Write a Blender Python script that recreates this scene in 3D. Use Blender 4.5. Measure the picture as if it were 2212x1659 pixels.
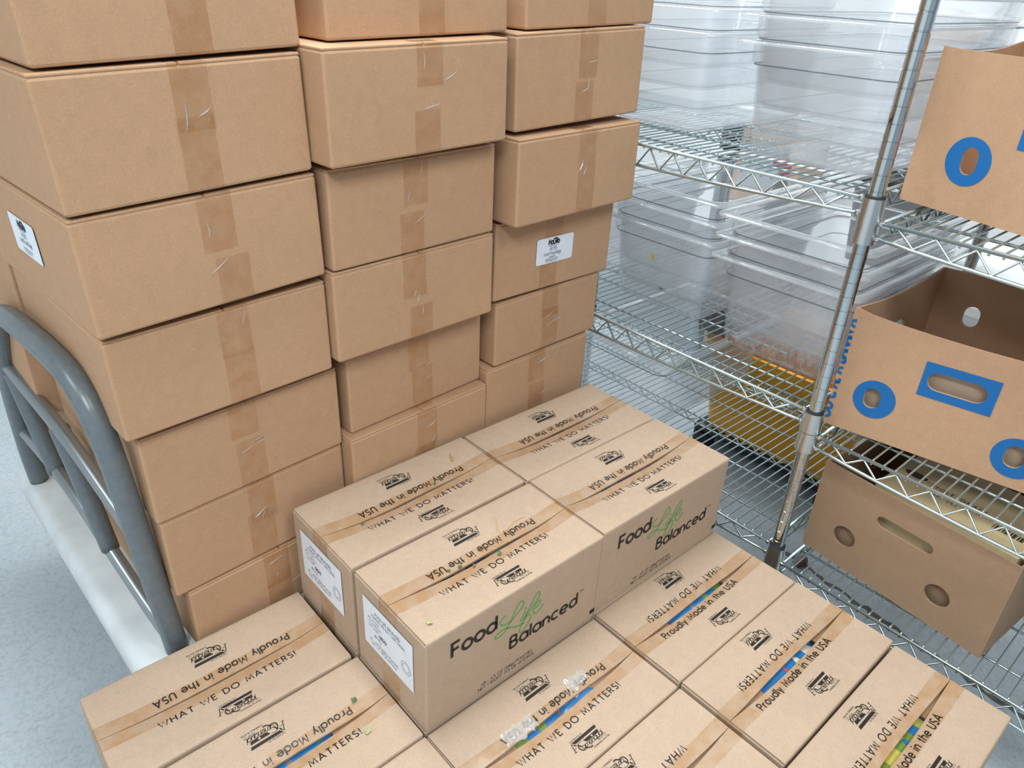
import bpy, math, random
import mathutils
from mathutils import Vector, Matrix

for o in list(bpy.data.objects):
    bpy.data.objects.remove(o, do_unlink=True)
SC = bpy.context.scene
COL = SC.collection
PI = math.pi

# ------------------------------------------------------------------ camera
cam_d = bpy.data.cameras.new('camera')
cam_d.sensor_fit = 'HORIZONTAL'
cam_d.sensor_width = 36.0
cam_d.lens = 1616.16 / 2212.0 * 36.0
cam_d.clip_start = 0.02
cam_o = bpy.data.objects.new('camera', cam_d)
cam_o.location = (-0.42440, -0.61233, 0.83179)
cam_o.rotation_euler = (1.064196, -0.04453996, -0.724514845)
COL.objects.link(cam_o)
SC.camera = cam_o

# ------------------------------------------------------------------ exposure, world, ceiling lights
SC.view_settings.view_transform = 'Standard'
SC.view_settings.look = 'None'
SC.view_settings.gamma = 1.0
SC.view_settings.use_curve_mapping = False
SC.view_settings.exposure = 0.16
SC.cycles.transparent_max_bounces = 26
SC.cycles.max_bounces = 6
SC.cycles.diffuse_bounces = 3
SC.cycles.glossy_bounces = 3
SC.cycles.transmission_bounces = 2
SC.cycles.adaptive_threshold = 0.03

FLOOR = -0.52
CEIL = 2.25
world = bpy.data.worlds.new('world')
SC.world = world
world.use_nodes = True
world.node_tree.nodes['Background'].inputs[0].default_value = (0.80, 0.88, 1.0, 1)
world.node_tree.nodes['Background'].inputs[1].default_value = 0.5

LIGHTS = [(-1.7, 0.5, 0.72), (-1.3, -1.5, 1.75), (0.10, 0.55, 1.50), (0.2, -1.6, 0.85), (2.0, 1.4, 1.6)]
LIGHT_W = 29.0


def area_light(x, y, z, sx, sy, power, parent=None):
    d = bpy.data.lights.new('tube_light', 'AREA')
    d.shape = 'RECTANGLE'
    d.size = sx
    d.size_y = sy
    d.energy = power
    d.color = (0.91, 0.975, 1.0)
    o = bpy.data.objects.new('tube_light', d)
    o.location = (x, y, z)
    COL.objects.link(o)
    return o


for lx, ly, lk in LIGHTS:
    area_light(lx, ly, CEIL - 0.075, 0.55, 1.15, LIGHT_W * lk)

# ------------------------------------------------------------------ helpers
def link(name, data, parent=None):
    o = bpy.data.objects.new(name, data)
    COL.objects.link(o)
    if parent is not None:
        o.parent = parent
    return o


def tag(o, label=None, cat=None, group=None, kind=None):
    if label:
        o['label'] = label
    if cat:
        o['category'] = cat
    if group:
        o['group'] = group
    if kind:
        o['kind'] = kind
    return o


def empty(name, loc, rz=0.0, rot=None):
    o = link(name, None)
    o.location = loc
    o.rotation_euler = rot if rot else (0, 0, rz)
    o.empty_display_size = 0.05
    return o


class MB:
    def __init__(self):
        self.v = []
        self.f = []

    def add(self, verts, faces):
        n = len(self.v)
        self.v += [tuple(p) for p in verts]
        self.f += [tuple(i + n for i in q) for q in faces]

    def box(self, x0, x1, y0, y1, z0, z1):
        self.add([(x0, y0, z0), (x1, y0, z0), (x1, y1, z0), (x0, y1, z0), (x0, y0, z1), (x1, y0, z1), (x1, y1, z1), (x0, y1, z1)],
                 [(0, 3, 2, 1), (4, 5, 6, 7), (0, 1, 5, 4), (1, 2, 6, 5), (2, 3, 7, 6), (3, 0, 4, 7)])

    def loft(self, rings, cap0=True, cap1=True, closed=False):
        n = len(rings[0])
        v = [p for r in rings for p in r]
        f = []
        m = len(rings)
        for i in range(m if closed else m - 1):
            a, b = i * n, ((i + 1) % m) * n
            for j in range(n):
                k = (j + 1) % n
                f.append((a + j, a + k, b + k, b + j))
        if not closed:
            if cap0:
                f.append(tuple(range(n - 1, -1, -1)))
            if cap1:
                f.append(tuple((m - 1) * n + j for j in range(n)))
        self.add(v, f)

    def tube(self, pts, r, n=8, closed=False, caps=True):
        pts = [Vector(p) for p in pts]
        m = len(pts)
        rings = []
        up = None
        for i, p in enumerate(pts):
            if closed:
                t = pts[(i + 1) % m] - pts[i - 1]
            elif i == 0:
                t = pts[1] - pts[0]
            elif i == m - 1:
                t = pts[-1] - pts[-2]
            else:
                t = (pts[i + 1] - p).normalized() + (p - pts[i - 1]).normalized()
            t.normalize()
            if up is None:
                up = Vector((0, 0, 1)) if abs(t.z) < 0.9 else Vector((1, 0, 0))
            a = up - t * up.dot(t)
            a.normalize()
            b = t.cross(a)
            up = a
            rr = r[i] if isinstance(r, (list, tuple)) else r
            rings.append([p + (a * math.cos(2 * PI * k / n) + b * math.sin(2 * PI * k / n)) * rr for k in range(n)])
        self.loft(rings, caps, caps, closed)

    def lathe(self, prof, n=16, c=(0, 0), cap0=True, cap1=True):
        rings = [[(c[0] + r * math.cos(2 * PI * k / n), c[1] + r * math.sin(2 * PI * k / n), z) for k in range(n)] for r, z in prof]
        self.loft(rings, cap0, cap1)

    def build(self, name, m, parent=None, smooth=False, data=False):
        me = bpy.data.meshes.new(name)
        me.from_pydata(self.v, [], self.f)
        me.validate()
        if smooth:
            if smooth is True:
                me.shade_smooth()
            else:
                me.shade_smooth()
                me.set_sharp_from_angle(angle=math.radians(smooth))
        me.materials.append(m)
        if data:
            return me
        return link(name, me, parent)


def rrect(w, d, r, z, n=5, cx=0.0, cy=0.0):
    r = min(r, w / 2 - 1e-4, d / 2 - 1e-4)
    out = []
    for sx, sy, a0 in ((1, 1, 0), (-1, 1, PI / 2), (-1, -1, PI), (1, -1, 1.5 * PI)):
        for k in range(n + 1):
            a = a0 + PI / 2 * k / n
            out.append((cx + sx * (w / 2 - r) + r * math.cos(a), cy + sy * (d / 2 - r) + r * math.sin(a), z))
    return out


def rbox(mb, w, d, z0, z1, r=0.003, n=2, cx=0.0, cy=0.0):
    b = r
    rings = [rrect(w - 2 * b, d - 2 * b, r * .5, z0, n, cx, cy), rrect(w - .6 * b, d - .6 * b, r, z0 + .3 * b, n, cx, cy), rrect(w, d, r, z0 + b, n, cx, cy),
             rrect(w, d, r, z1 - b, n, cx, cy), rrect(w - .6 * b, d - .6 * b, r, z1 - .3 * b, n, cx, cy), rrect(w - 2 * b, d - 2 * b, r * .5, z1, n, cx, cy)]
    mb.loft(rings)


def panel_holes(mb, outer, holes, y0, y1, tf=lambda p: p):
    """outer/holes: loops in (x,z); slab between y0 and y1."""
    loops = [outer] + holes
    pts = [p for l in loops for p in l]
    tris = mathutils.geometry.tessellate_polygon([[Vector((p[0], p[1], 0)) for p in l] for l in loops])
    n = len(pts)
    v = [tf((p[0], y0, p[1])) for p in pts] + [tf((p[0], y1, p[1])) for p in pts]
    f = []
    for t in tris:
        a, b, c = (Vector(pts[i]) for i in t)
        s = (b - a).cross(c - a) if False else (b.x - a.x) * (c.y - a.y) - (b.y - a.y) * (c.x - a.x)
        t = tuple(t) if s > 0 else tuple(reversed(t))
        f.append(t)
        f.append(tuple(i + n for i in reversed(t)))
    k = 0
    for l in loops:
        m = len(l)
        for i in range(m):
            a, b = k + i, k + (i + 1) % m
            f.append((a, b, b + n, a + n))
        k += m
    mb.add(v, f)


def stadium(cx, cz, w, h, n=8):
    """closed loop of a slot, w x h"""
    out = []
    if w >= h:
        r = h / 2
        for sx, a0 in ((1, -PI / 2), (-1, PI / 2)):
            for k in range(n + 1):
                a = a0 + PI * k / n
                out.append((cx + sx * (w / 2 - r) + r * math.cos(a), cz + r * math.sin(a)))
    else:
        r = w / 2
        for sz, a0 in ((1, 0), (-1, PI)):
            for k in range(n + 1):
                a = a0 + PI * k / n
                out.append((cx + r * math.cos(a), cz + sz * (h / 2 - r) + r * math.sin(a)))
    return out


def ellipse(cx, cz, rx, rz, n=24, rot=0.0):
    c, s = math.cos(rot), math.sin(rot)
    return [(cx + c * rx * math.cos(2 * PI * k / n) - s * rz * math.sin(2 * PI * k / n), cz + s * rx * math.cos(2 * PI * k / n) + c * rz * math.sin(2 * PI * k / n)) for k in range(n)]


# ------------------------------------------------------------------ materials
def new_mat(name):
    m = bpy.data.materials.new(name)
    m.use_nodes = True
    nt = m.node_tree
    b = nt.nodes['Principled BSDF']
    return m, nt, b


def simple(name, col, rough=0.5, metal=0.0, spec=0.5, noise=0.0, nscale=40.0, bump=0.0):
    m, nt, b = new_mat(name)
    b.inputs['Base Color'].default_value = (*col, 1)
    b.inputs['Roughness'].default_value = rough
    b.inputs['Metallic'].default_value = metal
    b.inputs['Specular IOR Level'].default_value = spec
    if noise or bump:
        g = nt.nodes.new('ShaderNodeNewGeometry')
        n = nt.nodes.new('ShaderNodeTexNoise')
        n.inputs['Scale'].default_value = nscale
        n.inputs['Detail'].default_value = 5
        nt.links.new(g.outputs['Position'], n.inputs['Vector'])
        if noise:
            r = nt.nodes.new('ShaderNodeValToRGB')
            r.color_ramp.elements[0].position = 0.3
            r.color_ramp.elements[1].position = 0.7
            r.color_ramp.elements[0].color = (*[c * (1 - noise) for c in col], 1)
            r.color_ramp.elements[1].color = (*[min(1, c * (1 + noise)) for c in col], 1)
            nt.links.new(n.outputs['Fac'], r.inputs['Fac'])
            nt.links.new(r.outputs['Color'], b.inputs['Base Color'])
        if bump:
            bp = nt.nodes.new('ShaderNodeBump')
            bp.inputs['Strength'].default_value = bump
            bp.inputs['Distance'].default_value = 0.002
            nt.links.new(n.outputs['Fac'], bp.inputs['Height'])
            nt.links.new(bp.outputs['Normal'], b.inputs['Normal'])
    return m


def kraft(name, col, flute=0.0):
    m, nt, b = new_mat(name)
    N, L = nt.nodes.new, nt.links.new
    g = N('ShaderNodeNewGeometry')
    big = N('ShaderNodeTexNoise'); big.inputs['Scale'].default_value = 5.0; big.inputs['Detail'].default_value = 3
    fine = N('ShaderNodeTexNoise'); fine.inputs['Scale'].default_value = 420.0; fine.inputs['Detail'].default_value = 3
    mid = N('ShaderNodeTexNoise'); mid.inputs['Scale'].default_value = 60.0; mid.inputs['Detail'].default_value = 4
    for n in (big, fine, mid):
        L(g.outputs['Position'], n.inputs['Vector'])
    def mul(a, k, c):
        x = N('ShaderNodeMath'); x.operation = 'MULTIPLY_ADD'
        L(a, x.inputs[0]); x.inputs[1].default_value = k
        if isinstance(c, float):
            x.inputs[2].default_value = c
        else:
            L(c, x.inputs[2])
        return x.outputs[0]
    s = mul(fine.outputs['Fac'], 0.34, mul(mid.outputs['Fac'], 0.16, mul(big.outputs['Fac'], 0.16, 0.67)))
    vm = N('ShaderNodeVectorMath'); vm.operation = 'SCALE'
    vm.inputs[0].default_value = col
    L(s, vm.inputs['Scale'])
    L(vm.outputs[0], b.inputs['Base Color'])
    b.inputs['Roughness'].default_value = 0.78
    b.inputs['Specular IOR Level'].default_value = 0.25
    bp = N('ShaderNodeBump'); bp.inputs['Strength'].default_value = 0.12; bp.inputs['Distance'].default_value = 0.002
    L(mid.outputs['Fac'], bp.inputs['Height'])
    L(bp.outputs['Normal'], b.inputs['Normal'])
    return m


def schlick(nt, amount, f0=0.04):
    N, L = nt.nodes.new, nt.links.new
    lw = N('ShaderNodeLayerWeight'); lw.inputs['Blend'].default_value = 0.5
    pw = N('ShaderNodeMath'); pw.operation = 'POWER'; pw.inputs[1].default_value = 4.0
    L(lw.outputs['Facing'], pw.inputs[0])
    ma = N('ShaderNodeMath'); ma.operation = 'MULTIPLY_ADD'; ma.use_clamp = True
    L(pw.outputs[0], ma.inputs[0]); ma.inputs[1].default_value = (1 - f0) * amount; ma.inputs[2].default_value = f0 * amount
    return ma.outputs[0]


def tape_mat(name, tint, amount, rough=0.22):
    m, nt, b = new_mat(name)
    N, L = nt.nodes.new, nt.links.new
    out = nt.nodes['Material Output']
    nt.nodes.remove(b)
    tr = N('ShaderNodeBsdfTransparent')
    g = N('ShaderNodeNewGeometry')
    n = N('ShaderNodeTexNoise'); n.inputs['Scale'].default_value = 45.0; n.inputs['Detail'].default_value = 4
    L(g.outputs['Position'], n.inputs['Vector'])
    r = N('ShaderNodeValToRGB')
    r.color_ramp.elements[0].position = 0.38; r.color_ramp.elements[1].position = 0.62
    r.color_ramp.elements[0].color = (*tint, 1)
    r.color_ramp.elements[1].color = (*[1 - (1 - c) * 0.35 for c in tint], 1)
    L(n.outputs['Fac'], r.inputs['Fac'])
    L(r.outputs['Color'], tr.inputs['Color'])
    gl = N('ShaderNodeBsdfGlossy'); gl.inputs['Roughness'].default_value = rough
    bp = N('ShaderNodeBump'); bp.inputs['Strength'].default_value = 0.25; bp.inputs['Distance'].default_value = 0.003
    L(n.outputs['Fac'], bp.inputs['Height']); L(bp.outputs['Normal'], gl.inputs['Normal'])
    mx = N('ShaderNodeMixShader')
    L(schlick(nt, amount), mx.inputs[0]); L(tr.outputs[0], mx.inputs[1]); L(gl.outputs[0], mx.inputs[2])
    L(mx.outputs[0], out.inputs['Surface'])
    return m


def clear_mat(name, haze, col=(0.86, 0.9, 0.93), gloss=1.0, tint=(0.985, 0.99, 0.995), rough=0.06):
    m, nt, b = new_mat(name)
    N, L = nt.nodes.new, nt.links.new
    out = nt.nodes['Material Output']
    nt.nodes.remove(b)
    tr = N('ShaderNodeBsdfTransparent'); tr.inputs['Color'].default_value = (*tint, 1)
    df = N('ShaderNodeBsdfDiffuse'); df.inputs['Color'].default_value = (*col, 1)
    tl = N('ShaderNodeBsdfTranslucent'); tl.inputs['Color'].default_value = (*col, 1)
    m0 = N('ShaderNodeMixShader'); m0.inputs[0].default_value = 0.5
    L(df.outputs[0], m0.inputs[1]); L(tl.outputs[0], m0.inputs[2])
    m1 = N('ShaderNodeMixShader'); m1.inputs[0].default_value = haze
    L(tr.outputs[0], m1.inputs[1]); L(m0.outputs[0], m1.inputs[2])
    gl = N('ShaderNodeBsdfGlossy'); gl.inputs['Roughness'].default_value = rough
    m2 = N('ShaderNodeMixShader')
    L(schlick(nt, gloss), m2.inputs[0]); L(m1.outputs[0], m2.inputs[1]); L(gl.outputs[0], m2.inputs[2])
    L(m2.outputs[0], out.inputs['Surface'])
    return m


M = {}
M['kraft'] = kraft('kraft_board_tan', (0.500, 0.305, 0.180))
M['kraft_s'] = kraft('kraft_board_pale', (0.470, 0.345, 0.248))
M['kraft_p'] = kraft('kraft_board_produce', (0.480, 0.290, 0.174))
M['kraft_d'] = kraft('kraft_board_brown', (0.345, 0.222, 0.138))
M['kraft_in'] = kraft('kraft_board_raw_inside', (0.34, 0.22, 0.14))
M['ink'] = simple('black_ink', (0.022, 0.020, 0.018), 0.55, spec=0.3)
M['green'] = simple('green_ink', (0.13, 0.36, 0.10), 0.6, spec=0.3)
M['blue'] = simple('blue_ink', (0.012, 0.13, 0.37), 0.6, spec=0.3)
M['grey_ink'] = simple('grey_ink', (0.22, 0.25, 0.29), 0.6, spec=0.3)
M['paper'] = simple('white_label_paper', (0.78, 0.83, 0.90), 0.5, noise=0.03, nscale=30)
M['tape'] = tape_mat('clear_packing_tape', (0.945, 0.855, 0.745), 1.0)
M['tape2'] = tape_mat('clear_packing_tape_faint', (0.958, 0.895, 0.82), 1.0, 0.25)
M['film'] = clear_mat('crinkled_white_tape', 0.55, (0.9, 0.9, 0.9), 1.0, rough=0.15)
M['strand'] = clear_mat('loose_tape_glint', 0.45, (0.9, 0.9, 0.9), 1.5, rough=0.1)
M['pan'] = clear_mat('clear_polycarbonate', 0.085, (0.90, 0.90, 0.91), 0.6)
M['pan_line'] = clear_mat('painted_shoulder_refraction', 0.55, (0.20, 0.21, 0.24), 0.6)  # dark tone stands in for internal reflection at the pan shoulder
M['pan_rim'] = clear_mat('polycarbonate_rim', 0.24, (0.90, 0.92, 0.94), 1.6)
M['pan_base_line'] = clear_mat('painted_base_refraction', 0.22, (0.48, 0.50, 0.53), 0.5)  # greyer tone paints the faint dark line refracted around the pan base


def chrome_mat():
    m, nt, b = new_mat('chrome_plate')
    b.inputs['Base Color'].default_value = (0.50, 0.56, 0.59, 1)
    b.inputs['Metallic'].default_value = 1.0
    b.inputs['Roughness'].default_value = 0.07
    return m


M['chrome'] = chrome_mat()
M['wire'] = simple('zinc_wire', (0.50, 0.60, 0.61), 0.30, 0.9)
M['collar'] = simple('cast_collar', (0.56, 0.58, 0.58), 0.26, 1.0)
M['rubber'] = simple('black_rubber', (0.02, 0.02, 0.02), 0.6)
M['cart_grey'] = simple('grey_hammer_paint', (0.13, 0.155, 0.17), 0.3, 0.0, 0.6, noise=0.10, nscale=90, bump=0.1)
M['rail_grey'] = simple('bright_steel_rail', (0.34, 0.37, 0.38), 0.3, 0.75)
M['deck'] = simple('worn_white_plastic', (0.68, 0.72, 0.73), 0.55, noise=0.10, nscale=14, bump=0.25)
M['white'] = simple('white_paint', (0.78, 0.80, 0.80), 0.6)
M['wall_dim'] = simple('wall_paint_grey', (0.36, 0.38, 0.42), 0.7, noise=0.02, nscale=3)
M['wall'] = simple('wall_paint', (0.84, 0.85, 0.86), 0.7, noise=0.02, nscale=3)
M['ceil'] = simple('ceiling_tile_white', (0.80, 0.81, 0.81), 0.8, noise=0.03, nscale=60)
M['wood'] = simple('pallet_wood', (0.32, 0.22, 0.13), 0.8, noise=0.25, nscale=12)
M['yellow'] = simple('yellow_plastic', (0.80, 0.36, 0.012), 0.35, noise=0.06, nscale=20)
M['black'] = simple('black_plastic', (0.018, 0.018, 0.02), 0.45)
M['red'] = simple('red_plastic', (0.40, 0.03, 0.04), 0.4)
M['leaf'] = simple('green_leaf_bit', (0.10, 0.15, 0.05), 0.6, noise=0.3, nscale=200)
M['leaf_pale'] = simple('pale_leaf_bit', (0.42, 0.46, 0.20), 0.6, noise=0.2, nscale=200)
M['fibre'] = simple('orange_fibre', (0.70, 0.36, 0.13), 0.6)
M['dry'] = simple('dry_stem', (0.40, 0.26, 0.13), 0.7)
M['onion'] = simple('brown_onion_skin', (0.11, 0.035, 0.02), 0.25, noise=0.5, nscale=25)
M['skin'] = clear_mat('thin_onion_skin', 0.92, (0.66, 0.36, 0.18), 0.3, (0.95, 0.8, 0.65), 0.3)
M['cream'] = simple('cream_carton_board', (0.62, 0.48, 0.27), 0.6, noise=0.05, nscale=40)
M['stain'] = simple('yellow_green_stain', (0.55, 0.55, 0.05), 0.5, noise=0.3, nscale=200)
M['shred'] = simple('dark_onion_scrap', (0.16, 0.09, 0.08), 0.6)


def floor_mat():
    m, nt, b = new_mat('grey_sealed_concrete')
    N, L = nt.nodes.new, nt.links.new
    g = N('ShaderNodeNewGeometry')
    n1 = N('ShaderNodeTexNoise'); n1.inputs['Scale'].default_value = 2.2; n1.inputs['Detail'].default_value = 6
    n2 = N('ShaderNodeTexNoise'); n2.inputs['Scale'].default_value = 120; n2.inputs['Detail'].default_value = 4
    for n in (n1, n2):
        L(g.outputs['Position'], n.inputs['Vector'])
    r = N('ShaderNodeValToRGB')
    r.color_ramp.elements[0].position = 0.3; r.color_ramp.elements[1].position = 0.7
    r.color_ramp.elements[0].color = (0.40, 0.455, 0.49, 1); r.color_ramp.elements[1].color = (0.50, 0.55, 0.585, 1)
    L(n1.outputs['Fac'], r.inputs['Fac'])
    # hairline cracks
    wn = N('ShaderNodeTexNoise'); wn.inputs['Scale'].default_value = 6; wn.inputs['Detail'].default_value = 4
    L(g.outputs['Position'], wn.inputs['Vector'])
    mxv = N('ShaderNodeVectorMath'); mxv.operation = 'MULTIPLY_ADD'
    L(wn.outputs['Color'], mxv.inputs[0]); mxv.inputs[1].default_value = (0.12, 0.12, 0.12); L(g.outputs['Position'], mxv.inputs[2])
    vo = N('ShaderNodeTexVoronoi'); vo.feature = 'DISTANCE_TO_EDGE'; vo.inputs['Scale'].default_value = 13
    L(mxv.outputs[0], vo.inputs['Vector'])
    cr = N('ShaderNodeValToRGB')
    cr.color_ramp.elements[0].position = 0.0; cr.color_ramp.elements[1].position = 0.022
    cr.color_ramp.elements[0].color = (0.88, 0.88, 0.88, 1); cr.color_ramp.elements[1].color = (1, 1, 1, 1)
    L(vo.outputs['Distance'], cr.inputs['Fac'])
    # speckle
    sp = N('ShaderNodeValToRGB')
    sp.color_ramp.elements[0].position = 0.30; sp.color_ramp.elements[1].position = 0.55
    sp.color_ramp.elements[0].color = (0.72, 0.72, 0.72, 1); sp.color_ramp.elements[1].color = (1, 1, 1, 1)
    L(n2.outputs['Fac'], sp.inputs['Fac'])
    m1 = N('ShaderNodeMix'); m1.data_type = 'RGBA'; m1.blend_type = 'MULTIPLY'; m1.inputs[0].default_value = 1
    L(r.outputs['Color'], m1.inputs[6]); L(cr.outputs['Color'], m1.inputs[7])
    m2 = N('ShaderNodeMix'); m2.data_type = 'RGBA'; m2.blend_type = 'MULTIPLY'; m2.inputs[0].default_value = 0.6
    L(m1.outputs[2], m2.inputs[6]); L(sp.outputs['Color'], m2.inputs[7])
    L(m2.outputs[2], b.inputs['Base Color'])
    b.inputs['Roughness'].default_value = 0.42
    bp = N('ShaderNodeBump'); bp.inputs['Strength'].default_value = 0.08; bp.inputs['Distance'].default_value = 0.002
    L(n2.outputs['Fac'], bp.inputs['Height']); L(bp.outputs['Normal'], b.inputs['Normal'])
    return m


M['floor'] = floor_mat()


def pouch_mat(name, cols, scale):
    m, nt, b = new_mat(name)
    N, L = nt.nodes.new, nt.links.new
    tc = N('ShaderNodeTexCoord')
    mp = N('ShaderNodeMapping'); mp.inputs['Scale'].default_value = (scale, scale * 0.35, 1)
    L(tc.outputs['Object'], mp.inputs['Vector'])
    v = N('ShaderNodeTexVoronoi'); v.inputs['Scale'].default_value = 1.0
    L(mp.outputs[0], v.inputs['Vector'])
    s = N('ShaderNodeSeparateColor')
    L(v.outputs['Color'], s.inputs[0])
    r = N('ShaderNodeValToRGB'); r.color_ramp.interpolation = 'CONSTANT'
    e = r.color_ramp.elements
    e[0].position = 0; e[0].color = (*cols[0], 1)
    e[1].position = 1.0 / len(cols); e[1].color = (*cols[1], 1)
    for i, c in enumerate(cols[2:]):
        x = e.new((i + 2) / len(cols)); x.color = (*c, 1)
    L(s.outputs[0], r.inputs['Fac'])
    L(r.outputs['Color'], b.inputs['Base Color'])
    b.inputs['Roughness'].default_value = 0.22
    return m


BLU, NAV, GRN, YEL, WHT, RED, GRY = (0.01, 0.20, 0.62), (0.02, 0.03, 0.12), (0.16, 0.30, 0.06), (0.55, 0.55, 0.12), (0.75, 0.75, 0.72), (0.6, 0.08, 0.05), (0.22, 0.20, 0.19)
M['pouch_blue'] = pouch_mat('pouch_print_blue_green', [BLU, GRN, BLU, GRY, NAV, BLU, YEL], 28)
M['pouch_mix'] = pouch_mat('pouch_print_blue_white_red', [BLU, WHT, BLU, RED, WHT, BLU, YEL], 34)
M['pouch_green'] = pouch_mat('pouch_print_green_yellow_blue', [YEL, BLU, GRN, YEL, BLU, GRN, WHT], 42)
M['pouch_dark'] = pouch_mat('pouch_print_dark', [GRY, NAV, GRY, (0.1, 0.09, 0.09), GRY, NAV, (0.3, 0.28, 0.26)], 30)

# ------------------------------------------------------------------ stroke lettering (geometric sans, cap height = 1)
def arc(cx, cy, rx, ry, a0, a1, n=14):
    return [(cx + rx * math.cos(math.radians(a0 + (a1 - a0) * k / n)), cy + ry * math.sin(math.radians(a0 + (a1 - a0) * k / n))) for k in range(n + 1)]


def rnd(cx, cy, r, n=20):
    return arc(cx, cy, r, r, 0, 360, n)


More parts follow.
